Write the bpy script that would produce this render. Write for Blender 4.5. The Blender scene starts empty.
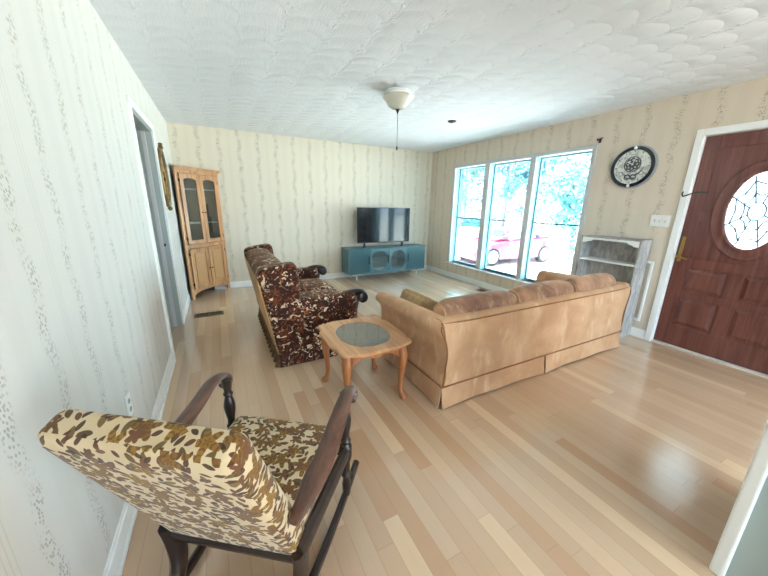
import bpy, bmesh, math, random
from mathutils import Vector, Matrix
random.seed(7)
PI = math.pi
scene = bpy.context.scene
COL = scene.collection

# ------------------------------------------------------------------ room measures
W, YB, H = 4.536, 5.1015, 2.44
Y_REAR = -3.2

# ------------------------------------------------------------------ helpers: colour and nodes
def lin(r, g, b):
    def f(c):
        c /= 255.0
        return c / 12.92 if c <= 0.04045 else ((c + 0.055) / 1.055) ** 2.4
    return (f(r), f(g), f(b), 1.0)

class NT:
    """tiny node-writing helper"""
    def __init__(self, name):
        self.m = bpy.data.materials.new(name)
        self.m.use_nodes = True
        self.t = self.m.node_tree
        self.t.nodes.clear()
        self.out = self.t.nodes.new('ShaderNodeOutputMaterial')
    def n(self, kind, **kw):
        nd = self.t.nodes.new(kind)
        for k, v in kw.items():
            setattr(nd, k, v)
        return nd
    def put(self, sock, v):
        if isinstance(v, bpy.types.NodeSocket):
            self.t.links.new(v, sock)
        else:
            sock.default_value = v
    def M(self, op, a, b=None, c=None, clamp=False):
        nd = self.n('ShaderNodeMath', operation=op)
        nd.use_clamp = clamp
        self.put(nd.inputs[0], a)
        if b is not None: self.put(nd.inputs[1], b)
        if c is not None: self.put(nd.inputs[2], c)
        return nd.outputs[0]
    def step(self, x, lo, hi, smooth=True):
        nd = self.n('ShaderNodeMapRange')
        nd.interpolation_type = 'SMOOTHSTEP' if smooth else 'LINEAR'
        self.put(nd.inputs['Value'], x)
        self.put(nd.inputs['From Min'], lo); self.put(nd.inputs['From Max'], hi)
        return nd.outputs[0]
    def mix(self, f, a, b, blend='MIX'):
        nd = self.n('ShaderNodeMix', data_type='RGBA', blend_type=blend)
        self.put(nd.inputs[0], f); self.put(nd.inputs[6], a); self.put(nd.inputs[7], b)
        return nd.outputs[2]
    def xyz(self, v):
        nd = self.n('ShaderNodeSeparateXYZ'); self.put(nd.inputs[0], v)
        return nd.outputs
    def vec(self, x, y, z=0.0):
        nd = self.n('ShaderNodeCombineXYZ')
        for i, q in enumerate((x, y, z)): self.put(nd.inputs[i], q)
        return nd.outputs[0]
    def pos(self):
        return self.n('ShaderNodeNewGeometry').outputs['Position']
    def obj(self):
        return self.n('ShaderNodeTexCoord').outputs['Object']
    def uv(self):
        return self.n('ShaderNodeTexCoord').outputs['UV']
    def noise(self, v, scale, detail=3, rough=.5, dist=0.0):
        nd = self.n('ShaderNodeTexNoise')
        self.put(nd.inputs['Vector'], v)
        nd.inputs['Scale'].default_value = scale; nd.inputs['Detail'].default_value = detail
        nd.inputs['Roughness'].default_value = rough; nd.inputs['Distortion'].default_value = dist
        return nd.outputs
    def scale(self, v, s):
        nd = self.n('ShaderNodeVectorMath', operation='MULTIPLY')
        self.put(nd.inputs[0], v); nd.inputs[1].default_value = s if isinstance(s, tuple) else (s, s, s)
        return nd.outputs[0]
    def addv(self, v, s):
        nd = self.n('ShaderNodeVectorMath', operation='ADD')
        self.put(nd.inputs[0], v); self.put(nd.inputs[1], s)
        return nd.outputs[0]
    def subv(self, v, s):
        nd = self.n('ShaderNodeVectorMath', operation='SUBTRACT')
        self.put(nd.inputs[0], v); self.put(nd.inputs[1], s)
        return nd.outputs[0]
    def vor(self, v, feature='F1', rnd=1.0, dims='2D', scale=1.0):
        nd = self.n('ShaderNodeTexVoronoi', voronoi_dimensions=dims, feature=feature)
        self.put(nd.inputs['Vector'], v)
        nd.inputs['Scale'].default_value = scale
        nd.inputs['Randomness'].default_value = rnd
        return nd.outputs
    def white(self, v):
        nd = self.n('ShaderNodeTexWhiteNoise', noise_dimensions='3D'); self.put(nd.inputs['Vector'], v)
        return nd.outputs
    def bump(self, h, strength=.3, dist=.01):
        nd = self.n('ShaderNodeBump')
        nd.inputs['Strength'].default_value = strength; nd.inputs['Distance'].default_value = dist
        self.put(nd.inputs['Height'], h)
        return nd.outputs[0]
    def bsdf(self, color, rough=.5, normal=None, metal=0.0, spec=.5, coat=0.0, sheen=0.0, coat_rough=.1, sheen_tint=None):
        b = self.n('ShaderNodeBsdfPrincipled')
        self.put(b.inputs['Base Color'], color); self.put(b.inputs['Roughness'], rough)
        b.inputs['Metallic'].default_value = metal
        b.inputs['Specular IOR Level'].default_value = spec
        b.inputs['Coat Weight'].default_value = coat; b.inputs['Coat Roughness'].default_value = coat_rough
        b.inputs['Sheen Weight'].default_value = sheen
        if sheen_tint: b.inputs['Sheen Tint'].default_value = sheen_tint
        if normal is not None: self.put(b.inputs['Normal'], normal)
        self.t.links.new(b.outputs[0], self.out.inputs[0])
        return self.m

def plain(name, rgb, rough=.5, metal=0.0, spec=.5, coat=0.0, vary=.08, vscale=9.0):
    k = NT(name)
    f = k.noise(k.obj(), vscale, 4)[0]
    c = lin(*rgb)
    d = tuple(x * (1 - vary * 2) for x in c[:3]) + (1,)
    return k.bsdf(k.mix(f, d, c), rough, metal=metal, spec=spec, coat=coat)

def wood(name, dark, light, rough=.38, axis='z', gscale=26.0, coat=.15, spec=.5):
    k = NT(name)
    s = {'x': (.07, 1, 1), 'y': (1, .07, 1), 'z': (1, 1, .07)}[axis]
    v = k.scale(k.obj(), s)
    n1 = k.noise(v, gscale, 5, .6, .6)[0]
    n2 = k.noise(v, gscale * 4, 3, .6)[0]
    f = k.step(k.M('ADD', k.M('MULTIPLY', n1, .75), k.M('MULTIPLY', n2, .25)), .32, .68)
    return k.bsdf(k.mix(f, lin(*dark), lin(*light)), rough, k.bump(n2, .08, .002), coat=coat, spec=spec)

def wallpaper(name, axis, u0, base=(222, 214, 196), ink=.62):
    k = NT(name)
    p = k.xyz(k.pos())
    u = p[0] if axis == 'x' else p[1]
    z = p[2]
    PER = .2725
    ph = k.M('DIVIDE', k.M('SUBTRACT', u, u0), PER)
    cell = k.M('FLOOR', k.M('ADD', ph, .5))
    d = k.M('MULTIPLY', k.M('SUBTRACT', ph, cell), PER)            # metres from the vine centre
    mz = k.M('ADD', z, k.M('MULTIPLY', cell, .137))
    wig = k.M('MULTIPLY', k.M('SINE', k.M('MULTIPLY', mz, 2 * PI / .31)), .012)
    dd = k.M('SUBTRACT', d, wig)
    # leaf specks along a meandering stem
    vv = k.vec(k.M('MULTIPLY', k.M('ADD', u, k.M('MULTIPLY', mz, .25)), 92.0), k.M('MULTIPLY', mz, 64.0))
    vo = k.vor(vv, rnd=.9)
    speck = k.M('SUBTRACT', 1.0, k.step(vo[0], .25, .44))
    clump = k.step(k.noise(k.vec(k.M('MULTIPLY', cell, 3.1), k.M('MULTIPLY', mz, 13.0)), 1.0, 2)[0], .36, .56)
    env = k.M('SUBTRACT', 1.0, k.step(k.M('ABSOLUTE', dd), .012, .040))
    keep = k.step(k.xyz(vo[1])[0], .25, .35)
    leaf = k.M('MULTIPLY', k.M('MULTIPLY', speck, env), k.M('MULTIPLY', keep, k.M('ADD', k.M('MULTIPLY', clump, .75), .25)))
    haze = k.M('MULTIPLY', k.M('SUBTRACT', 1.0, k.step(k.M('ABSOLUTE', dd), .012, .05)), .10)
    # pin stripes between every second pair of vines
    e = k.M('SUBTRACT', k.M('ABSOLUTE', d), PER / 2)               # 0 at the border between two vines
    half = k.M('FLOOR', ph)
    odd = k.M('FLOORED_MODULO', half, 2.0)
    ripple = k.M('COSINE', k.M('MULTIPLY', e, 2 * PI / .017))
    pin = k.M('MULTIPLY', k.step(ripple, .35, .85), k.M('SUBTRACT', 1.0, k.step(k.M('ABSOLUTE', e), .026, .031)))
    pin = k.M('MULTIPLY', pin, odd)
    band = k.M('MULTIPLY', k.M('SUBTRACT', 1.0, k.step(k.M('ABSOLUTE', e), .03, .05)), k.M('MULTIPLY', k.M('SUBTRACT', 1.0, odd), .35))
    c0 = lin(*base)
    c = k.mix(band, c0, tuple(x * .93 for x in c0[:3]) + (1,))
    c = k.mix(k.M('MULTIPLY', pin, .6), c, tuple(x * y for x, y in zip(c0[:3], (.86, .84, .78))) + (1,))
    c = k.mix(haze, c, tuple(x * y for x, y in zip(c0[:3], (.82, .83, .78))) + (1,))
    lc = k.mix(k.xyz(vo[1])[1], lin(104, 106, 90), lin(156, 140, 118))
    c = k.mix(k.M('MULTIPLY', leaf, ink), c, lc)
    emb = k.vor(k.vec(k.M('MULTIPLY', u, 60.0), k.M('MULTIPLY', z, 60.0)), rnd=.25)[0]
    return k.bsdf(c, .62, k.bump(emb, .12, .003), spec=.3)

def ceiling_mat():
    k = NT('swirl_plaster')
    p = k.xyz(k.pos())
    x = k.M('ADD', p[0], k.M('MULTIPLY', k.noise(k.pos(), 2.5, 2)[0], .10))
    y = k.M('ADD', p[1], k.M('MULTIPLY', k.noise(k.addv(k.pos(), (7, 3, 1)), 2.5, 2)[0], .12))
    fx = k.M('SUBTRACT', k.M('FRACT', k.M('DIVIDE', x, .26)), .5)
    col = k.M('FLOOR', k.M('DIVIDE', x, .26))
    off = k.M('MULTIPLY', k.white(k.vec(col, 0.0, 0.0))[0], .8)
    t = k.M('SUBTRACT', k.M('ADD', k.M('DIVIDE', y, .155), off), k.M('MULTIPLY', k.M('MULTIPLY', fx, fx), 1.6))
    saw = k.M('FRACT', t)
    rowid = k.M('FLOOR', t)
    lift = k.white(k.vec(col, rowid, 2.0))[0]
    # each pat of the brush leaves a soft mound with a ragged lip
    mound = k.M('MULTIPLY', k.M('SINE', k.M('MULTIPLY', saw, PI)), k.M('COSINE', k.M('MULTIPLY', fx, PI)))
    mound = k.M('MULTIPLY', mound, k.M('ADD', .5, k.M('MULTIPLY', lift, .8)))
    st = k.noise(k.vec(k.M('MULTIPLY', fx, 22.0), k.M('ADD', k.M('MULTIPLY', saw, 1.5), k.M('MULTIPLY', rowid, 7.3)), col), 1.0, 3)[0]
    blob = k.noise(k.pos(), 26.0, 4, .6)[0]
    crumb = k.M('MULTIPLY', k.step(k.M('ABSOLUTE', fx), .34, .5), k.step(blob, .50, .70))
    h = k.M('ADD', k.M('MULTIPLY', mound, 1.0), k.M('MULTIPLY', st, .35))
    h = k.M('ADD', h, k.M('MULTIPLY', crumb, 1.0))
    return k.bsdf(lin(228, 232, 236), .78, k.bump(h, .48, .018), spec=.2)

def floor_mat():
    k = NT('oak_strip_floor')
    p = k.xyz(k.pos())
    PW = .078
    row = k.M('FLOOR', k.M('DIVIDE', p[0], PW))
    fx = k.M('FRACT', k.M('DIVIDE', p[0], PW))
    r1 = k.white(k.vec(row, 3.0, 0.0))[0]
    yy = k.M('DIVIDE', k.M('ADD', p[1], k.M('MULTIPLY', r1, 9.0)), k.M('ADD', .75, k.M('MULTIPLY', k.white(k.vec(row, 9.0, 1.0))[0], .8)))
    cell = k.M('FLOOR', yy)
    fy = k.M('FRACT', yy)
    rnd = k.white(k.vec(row, cell, 5.0))
    rc = k.xyz(rnd[1])
    gv = k.vec(k.M('ADD', k.M('MULTIPLY', p[0], 34.0), k.M('MULTIPLY', rc[0], 40.0)), k.M('ADD', k.M('MULTIPLY', p[1], 1.5), k.M('MULTIPLY', rc[1], 30.0)))
    g = k.noise(gv, 1.0, 4, .55, .1)[0]
    g2 = k.noise(k.scale(gv, (4, 2, 1)), 1.0, 3, .6)[0]
    c = k.mix(rc[2], lin(197, 167, 137), lin(207, 179, 150))
    c = k.mix(k.step(rc[0], .80, .86), c, lin(219, 191, 158))
    c = k.mix(k.step(rc[1], .84, .9), c, lin(193, 158, 125))
    c = k.mix(k.M('MULTIPLY', k.step(g, .45, .75), .06), c, lin(164, 128, 94))
    c = k.mix(k.M('MULTIPLY', k.step(g2, .5, .8), .07), c, lin(150, 114, 82))
    ex = k.M('MINIMUM', fx, k.M('SUBTRACT', 1.0, fx))
    ey = k.M('MULTIPLY', k.M('MINIMUM', fy, k.M('SUBTRACT', 1.0, fy)), 14.0)
    gap = k.M('SUBTRACT', 1.0, k.step(k.M('MINIMUM', ex, ey), .012, .035))
    c = k.mix(k.M('MULTIPLY', gap, .25), c, lin(140, 104, 74))
    rg = k.M('ADD', .17, k.M('MULTIPLY', rc[0], .05))
    return k.bsdf(c, rg, k.bump(k.M('MULTIPLY', gap, -1.0), .06, .002), spec=.6, coat=.9, coat_rough=.17)

def blossom(k, v, sc, off, petals, R, density, amp=.28):
    vv = k.addv(k.scale(v, sc), off)
    vo = k.vor(vv, rnd=.85)
    d = k.xyz(k.subv(vv, vo[2]))
    c = k.xyz(vo[1])
    r = k.M('SQRT', k.M('ADD', k.M('MULTIPLY', d[0], d[0]), k.M('MULTIPLY', d[1], d[1])))
    a = k.M('ADD', k.M('ARCTAN2', d[1], d[0]), k.M('MULTIPLY', c[0], 6.28))
    lim = k.M('MULTIPLY', R, k.M('ADD', 1 - amp, k.M('MULTIPLY', k.M('COSINE', k.M('MULTIPLY', a, float(petals))), amp)))
    keep = k.M('LESS_THAN', c[1], density)
    m = k.M('MULTIPLY', k.step(k.M('SUBTRACT', lim, r), -.01, .03), keep)
    rings = k.M('SINE', k.M('ADD', k.M('MULTIPLY', r, 34.0), k.M('MULTIPLY', k.M('COSINE', k.M('MULTIPLY', a, float(petals))), 1.6)))
    return m, k.M('MULTIPLY', k.step(rings, -.2, .8), m), c
def leafs(k, v, sc, off, L, B, density):
    vv = k.addv(k.scale(v, sc), off)
    vo = k.vor(vv, rnd=.9)
    d = k.xyz(k.subv(vv, vo[2]))
    c = k.xyz(vo[1])
    th = k.M('MULTIPLY', c[0], 6.28)
    cs, sn = k.M('COSINE', th), k.M('SINE', th)
    x = k.M('ADD', k.M('MULTIPLY', d[0], cs), k.M('MULTIPLY', d[1], sn))
    y = k.M('SUBTRACT', k.M('MULTIPLY', d[1], cs), k.M('MULTIPLY', d[0], sn))
    q = k.M('ADD', k.M('POWER', k.M('ABSOLUTE', k.M('DIVIDE', x, L)), 2.0), k.M('POWER', k.M('ABSOLUTE', k.M('DIVIDE', y, B)), 1.3))
    keep = k.M('LESS_THAN', c[1], density)
    return k.M('MULTIPLY', k.step(k.M('SUBTRACT', 1.0, q), -.03, .12), keep), c

def floral_cream():
    k = NT('cream_floral_tapestry')
    base = k.uv()
    ns = k.noise(base, 7.0, 2)[1]
    v = k.addv(base, k.scale(k.subv(ns, (.5, .5, .5)), .035))
    c = k.mix(k.noise(base, 14, 3)[0], lin(192, 170, 134), lin(216, 198, 164))
    m, ca = leafs(k, v, 25.0, (3.1, 1.7, 0), .50, .22, .85)
    c = k.mix(k.M('MULTIPLY', m, .95), c, k.mix(ca[2], lin(74, 56, 32), lin(116, 92, 48)))
    m2, cb = leafs(k, v, 34.0, (8.3, 4.7, 0), .46, .22, .8)
    c = k.mix(k.M('MULTIPLY', m2, .95), c, k.mix(cb[2], lin(62, 40, 30), lin(100, 60, 40)))
    f, r, cc = blossom(k, v, 13.0, (.4, .9, 0), 5, .47, .72)
    c = k.mix(f, c, k.mix(cc[2], lin(150, 112, 46), lin(120, 84, 44)))
    c = k.mix(k.M('MULTIPLY', r, .7), c, lin(92, 66, 30))
    f2, r2, cd = blossom(k, v, 19.0, (5.4, 2.9, 0), 5, .40, .40)
    c = k.mix(f2, c, lin(110, 74, 50))
    weave = k.noise(k.scale(base, (1, 1, 1)), 420.0, 2)[0]
    return k.bsdf(c, .88, k.bump(weave, .25, .002), spec=.15, sheen=.15)

def floral_brown():
    k = NT('brown_floral_velvet')
    v = k.uv()
    c = k.mix(k.noise(v, 10, 3)[0], lin(40, 20, 17), lin(66, 32, 24))
    f, r, cc = blossom(k, k.addv(v, k.scale(k.subv(k.noise(v, 8.0, 2)[1], (.5, .5, .5)), .05)), 10.0, (.4, .9, 0), 5, .47, .6)
    c = k.mix(k.M('MULTIPLY', f, .85), c, k.mix(cc[2], lin(122, 62, 34), lin(92, 44, 30)))
    c = k.mix(k.M('MULTIPLY', r, .8), c, lin(48, 22, 18))
    n1 = k.noise(v, 18.0, 3, .5, 1.6)[0]
    n2 = k.noise(k.addv(v, (3.3, 1.9, 0)), 19.0, 3, .55, 2.2)[0]
    n3 = k.noise(k.addv(v, (6.1, 4.9, 0)), 5.0, 2)[0]
    c = k.mix(k.M('MULTIPLY', k.step(n2, .585, .615), .9), c, k.mix(n3, lin(150, 84, 42), lin(120, 72, 44)))
    c = k.mix(k.M('MULTIPLY', k.step(n1, .575, .60), k.step(n3, .36, .50)), c, k.mix(n2, lin(236, 222, 196), lin(190, 158, 116)))
    nap = k.noise(v, 260.0, 2)[0]
    return k.bsdf(c, .7, k.bump(nap, .2, .002), spec=.2, sheen=.2, sheen_tint=lin(220, 180, 140))

def velvet(name, dark, mid, pale, sheen=.35, sc=5.0):
    k = NT(name)
    o = k.obj()
    n1 = k.noise(o, sc, 4, .55, .4)[0]
    n2 = k.noise(k.scale(o, (1.0, 1.0, .35)), sc * 3.0, 4, .6, .3)[0]
    c = k.mix(k.step(n1, .3, .7), lin(*dark), lin(*mid))
    c = k.mix(k.M('MULTIPLY', k.step(n2, .52, .78), .6), c, lin(*pale))
    nap = k.noise(o, 240.0, 2)[0]
    return k.bsdf(c, .72, k.bump(nap, .15, .002), spec=.25, sheen=sheen, sheen_tint=lin(240, 215, 180))

def glass(name, tint=(1, 1, 1, 1), gl=.08, rough=0.0):
    k = NT(name)
    tr = k.n('ShaderNodeBsdfTransparent'); tr.inputs[0].default_value = tint
    g = k.n('ShaderNodeBsdfGlossy'); g.inputs[1].default_value = rough
    lw = k.n('ShaderNodeLayerWeight'); lw.inputs[0].default_value = .35
    f = k.M('ADD', k.M('MULTIPLY', lw.outputs['Fresnel'], .6), gl, clamp=True)
    mx = k.n('ShaderNodeMixShader')
    k.put(mx.inputs[0], f)
    k.t.links.new(tr.outputs[0], mx.inputs[1]); k.t.links.new(g.outputs[0], mx.inputs[2])
    k.t.links.new(mx.outputs[0], k.out.inputs[0])
    return k.m

# ------------------------------------------------------------------ helpers: meshes
def nb(): return bmesh.new()

def obj(name, bm, mats, parent=None, smooth=None, uvbox=False, origin=None):
    """link a bmesh as ONE mesh object; vertex coordinates are in the parent's frame"""
    bmesh.ops.recalc_face_normals(bm, faces=bm.faces)
    if origin is not None:
        bmesh.ops.translate(bm, vec=-Vector(origin), verts=bm.verts)
    if uvbox:
        L = bm.loops.layers.uv.new('UVMap')
        bm.normal_update()
        for f in bm.faces:
            n = f.normal
            a = max(range(3), key=lambda i: abs(n[i]))
            for l in f.loops:
                c = l.vert.co
                l[L].uv = (c.y + .37, c.z) if a == 0 else ((c.x, c.z + .53) if a == 1 else (c.x + .21, c.y + .11))
    me = bpy.data.meshes.new(name)
    bm.to_mesh(me); bm.free()
    for m in (mats if isinstance(mats, (list, tuple)) else [mats]): me.materials.append(m)
    if smooth is not None:
        for p in me.polygons: p.use_smooth = True
        me.set_sharp_from_angle(angle=math.radians(smooth))
    o = bpy.data.objects.new(name, me)
    COL.objects.link(o)
    if origin is not None: o.location = origin
    if parent is not None: o.parent = parent
    return o

def thing(name, label, cat, loc=(0, 0, 0), rz=0.0, group=None):
    o = bpy.data.objects.new(name, None)
    o.empty_display_size = .1
    COL.objects.link(o)
    o.location = loc; o.rotation_euler = (0, 0, rz)
    return tag(o, label, cat, group)

def tag(o, label, cat, group=None):
    o['label'] = label; o['category'] = cat
    if group: o['group'] = group
    return o

def struct(o, label=None, cat=None):
    o['kind'] = 'structure'
    if label: o['label'] = label
    if cat: o['category'] = cat
    return o

def box(bm, x0, x1, y0, y1, z0, z1, bev=0.0, seg=2, mi=0):
    before = set(bm.verts) if bev > 0 else None
    r = bmesh.ops.create_cube(bm, size=1.0)
    vs = r['verts']
    for v in vs:
        v.co = Vector(((x0 + x1) / 2 + v.co.x * (x1 - x0), (y0 + y1) / 2 + v.co.y * (y1 - y0), (z0 + z1) / 2 + v.co.z * (z1 - z0)))
    fs = list({f for v in vs for f in v.link_faces})
    for f in fs: f.material_index = mi
    if bev > 0:
        es = list({e for v in vs for e in v.link_edges})
        bmesh.ops.bevel(bm, geom=es, offset=bev, segments=seg, affect='EDGES', profile=.5)
        vs = [v for v in bm.verts if v not in before]
    return vs

def prism(bm, poly, axis, a, b, mi=0):
    """extrude a 2D polygon along an axis: axis x -> (y,z), y -> (x,z), z -> (x,y)"""
    def P(p, t):
        return {'x': (t, p[0], p[1]), 'y': (p[0], t, p[1]), 'z': (p[0], p[1], t)}[axis]
    v0 = [bm.verts.new(P(p, a)) for p in poly]
    v1 = [bm.verts.new(P(p, b)) for p in poly]
    fs = [bm.faces.new(v0), bm.faces.new(v1[::-1])]
    n = len(poly)
    for i in range(n):
        fs.append(bm.faces.new((v0[i], v1[i], v1[(i + 1) % n], v0[(i + 1) % n])))
    for f in fs: f.material_index = mi
    return v0 + v1, fs

def ring_prism(bm, outer, inner, axis, a, b):
    """a frame: outer outline with a hole (same point count)"""
    def P(p, t):
        return {'x': (t, p[0], p[1]), 'y': (p[0], t, p[1]), 'z': (p[0], p[1], t)}[axis]
    n = len(outer)
    oa = [bm.verts.new(P(p, a)) for p in outer]; ob = [bm.verts.new(P(p, b)) for p in outer]
    ia = [bm.verts.new(P(p, a)) for p in inner]; ib = [bm.verts.new(P(p, b)) for p in inner]
    for i in range(n):
        j = (i + 1) % n
        bm.faces.new((oa[i], oa[j], ia[j], ia[i])); bm.faces.new((ob[i], ib[i], ib[j], ob[j]))
        bm.faces.new((oa[i], ob[i], ob[j], oa[j])); bm.faces.new((ia[i], ia[j], ib[j], ib[i]))

def tube(bm, pts, rad, seg=10, up=None, flat=1.0, cap=True, mi=0):
    """sweep an ellipse along points; rad is a number or a list; flat scales the second axis"""
    pts = [Vector(p) for p in pts]
    n = len(pts)
    rads = rad if isinstance(rad, (list, tuple)) else [rad] * n
    rings = []
    prev = None
    for i in range(n):
        t = (pts[min(i + 1, n - 1)] - pts[max(i - 1, 0)]).normalized()
        if up is not None: a = Vector(up) - t * t.dot(Vector(up))
        elif prev is None:
            a = Vector((0, 0, 1)) if abs(t.z) < .9 else Vector((1, 0, 0)); a = a - t * t.dot(a)
        else: a = prev - t * t.dot(prev)
        if a.length < 1e-6: a = t.orthogonal()
        a.normalize(); prev = a
        b = t.cross(a)
        r = rads[i]
        ra, rb = (r if isinstance(r, tuple) else (r * flat, r))
        rings.append([bm.verts.new(pts[i] + a * (ra * math.cos(2 * PI * k / seg)) + b * (rb * math.sin(2 * PI * k / seg))) for k in range(seg)])
    for i in range(n - 1):
        for k in range(seg):
            f = bm.faces.new((rings[i][k], rings[i][(k + 1) % seg], rings[i + 1][(k + 1) % seg], rings[i + 1][k]))
            f.material_index = mi
    if cap:
        bm.faces.new(rings[0][::-1]).material_index = mi; bm.faces.new(rings[-1]).material_index = mi

def lathe(bm, prof, c=(0, 0, 0), seg=24, axis='z', cap=True):
    """prof: list of (radius, height)"""
    c = Vector(c)
    rings = []
    for r, h in prof:
        ring = []
        for k in range(seg):
            a = 2 * PI * k / seg
            p = {'z': (r * math.cos(a), r * math.sin(a), h), 'x': (h, r * math.cos(a), r * math.sin(a)), 'y': (r * math.cos(a), h, r * math.sin(a))}[axis]
            ring.append(bm.verts.new(c + Vector(p)))
        rings.append(ring)
    for i in range(len(rings) - 1):
        for k in range(seg):
            bm.faces.new((rings[i][k], rings[i][(k + 1) % seg], rings[i + 1][(k + 1) % seg], rings[i + 1][k]))
    if cap:
        bm.faces.new(rings[0][::-1]); bm.faces.new(rings[-1])

def spline(ctrl, n=8, closed=False):
    """Catmull-Rom through control points"""
    P = [Vector(p) for p in ctrl]
    out = []
    m = len(P)
    for i in range(m if closed else m - 1):
        p0 = P[(i - 1) % m] if (closed or i > 0) else P[0]
        p1, p2 = P[i], P[(i + 1) % m]
        p3 = P[(i + 2) % m] if (closed or i + 2 < m) else P[-1]
        for k in range(n):
            t = k / n
            out.append(.5 * ((2 * p1) + (-p0 + p2) * t + (2 * p0 - 5 * p1 + 4 * p2 - p3) * t * t + (-p0 + 3 * p1 - 3 * p2 + p3) * t ** 3))
    if not closed: out.append(P[-1])
    return out

def cushion(bm, x0, x1, y0, y1, z0, z1, r=.05, puff=(0, 0, 0), n=10):
    """a soft rounded box: grid cube, corners rounded by r, faces pushed out by puff"""
    hx, hy, hz = (x1 - x0) / 2, (y1 - y0) / 2, (z1 - z0) / 2
    c = Vector(((x0 + x1) / 2, (y0 + y1) / 2, (z0 + z1) / 2))
    rr = min(r, hx * .98, hy * .98, hz * .98)
    tmp = bmesh.new()
    bmesh.ops.create_cube(tmp, size=2.0)
    bmesh.ops.subdivide_edges(tmp, edges=tmp.edges[:], cuts=n, use_grid_fill=True)
    mp = {}
    for v in tmp.verts:
        u = v.co.copy()
        # move samples towards the borders so that the rounding is well resolved
        u = Vector([math.copysign(abs(q) ** .75, q) for q in u])
        p = Vector((u.x * hx, u.y * hy, u.z * hz))
        core = Vector((max(-hx + rr, min(hx - rr, p.x)), max(-hy + rr, min(hy - rr, p.y)), max(-hz + rr, min(hz - rr, p.z))))
        d = p - core
        if d.length > 1e-9: p = core + d.normalized() * rr if d.length > rr * .999 or max(abs(u.x), abs(u.y), abs(u.z)) > .999 else p
        p.x += puff[0] * math.copysign(1, u.x) * abs(u.x) * (1 - u.y ** 2) * (1 - u.z ** 2)
        p.y += puff[1] * math.copysign(1, u.y) * abs(u.y) * (1 - u.x ** 2) * (1 - u.z ** 2)
        p.z += puff[2] * math.copysign(1, u.z) * abs(u.z) * (1 - u.x ** 2) * (1 - u.y ** 2)
        mp[v.index] = bm.verts.new(c + p)
    for f in tmp.faces: bm.faces.new([mp[v.index] for v in f.verts])
    tmp.free()
    return list(mp.values())

def xform(vs, M):
    for v in vs: v.co = M @ v.co

def oval(cx, cz, a, b, n=48, s=0.0):
    return [(cx + a * math.cos(2 * PI * k / n + s), cz + b * math.sin(2 * PI * k / n + s)) for k in range(n)]

def rrect(x0, x1, z0, z1, r, n=6):
    out = []
    for cx, cz, a0 in ((x1 - r, z1 - r, 0), (x0 + r, z1 - r, PI / 2), (x0 + r, z0 + r, PI), (x1 - r, z0 + r, 3 * PI / 2)):
        for k in range(n + 1):
            a = a0 + PI / 2 * k / n
            out.append((cx + r * math.cos(a), cz + r * math.sin(a)))
    return out

# ------------------------------------------------------------------ materials
M_wall_l = wallpaper('vine_stripe_wallpaper_left', 'y', 1.035, base=(222, 221, 214), ink=.52)  # cool daylight on this wall put into the whiter base
M_wall_b = wallpaper('vine_stripe_wallpaper_back', 'x', .893, ink=.85)
M_wall_r = wallpaper('vine_stripe_wallpaper_right', 'y', 1.11, base=(218, 206, 189), ink=.75)
M_ceil = ceiling_mat()
M_floor = floor_mat()
M_white = plain('white_trim_paint', (243, 245, 243), .36, vary=.02)
M_greywhite = plain('grey_white_with_shade', (166, 178, 174), .42, vary=.02)  # shade on the doorway jamb and stub wall end put into the grey
M_winwhite = plain('white_paint_with_shade', (196, 198, 198), .42, vary=.02)  # shade on the room side of the window frame put into the grey
M_doorwood = wood('mahogany_door', (92, 50, 44), (120, 71, 63), .26, 'z', 20, coat=.3)
M_brass = plain('aged_brass', (196, 158, 88), .28, metal=1.0)
M_black = plain('black_iron', (24, 22, 22), .45)
M_chrome = plain('chrome', (215, 218, 220), .12, metal=1.0)
M_lead = plain('lead_came', (70, 74, 78), .4, metal=.6)
M_glass = glass('window_glass', (.88, .965, 1, 1), .03)
M_glassclear = glass('clear_window_glass', (1, 1, 1, 1), .03)
M_tableglass = glass('smoked_table_glass', (.46, .48, .49, 1), .22)
M_cabglass = glass('cabinet_glass', (.90, .93, .93, 1), .06)
M_conc = plain('pale_concrete', (222, 220, 214), .85, vary=.06, vscale=1.2)
M_siding = plain('pale_siding', (208, 206, 200), .8)

def frosted():
    k = NT('bevelled_leaded_glass')
    tr = k.n('ShaderNodeBsdfTransparent'); tr.inputs[0].default_value = (.62, .70, .72, 1)
    tl = k.n('ShaderNodeBsdfTranslucent'); tl.inputs[0].default_value = (.50, .56, .56, 1)
    g = k.n('ShaderNodeBsdfGlossy'); g.inputs[1].default_value = .1
    f = k.step(k.noise(k.scale(k.pos(), (1, 1, 1)), 38.0, 3)[0], .4, .62)
    m1 = k.n('ShaderNodeMixShader'); k.put(m1.inputs[0], k.M('ADD', k.M('MULTIPLY', f, .35), .15))
    k.t.links.new(tr.outputs[0], m1.inputs[1]); k.t.links.new(tl.outputs[0], m1.inputs[2])
    m2 = k.n('ShaderNodeMixShader'); m2.inputs[0].default_value = .08
    k.t.links.new(m1.outputs[0], m2.inputs[1]); k.t.links.new(g.outputs[0], m2.inputs[2])
    k.t.links.new(m2.outputs[0], k.out.inputs[0])
    return k.m
M_frost = frosted()

# ------------------------------------------------------------------ the setting
DY0, DY1, DZ = -.022, .892, 2.05             # front door opening
WY0, WY1, WZ0, WZ1 = 1.875, 4.335, .300, 2.072   # triple window opening
HY0, HY1, HZ = 2.665, 3.560, 2.06            # doorway to the hall
RX0, RX1, RZ0, RZ1 = .9, 4.4, .20, 2.25       # added window of the rear room

b = nb(); box(b, -1.45, W + .15, Y_REAR - .15, YB + .15, -.12, 0)
struct(obj('floor', b, M_floor))
b = nb(); box(b, -1.45, W + .15, Y_REAR - .15, YB + .15, H, H + .18)
struct(obj('ceiling', b, M_ceil))

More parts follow.
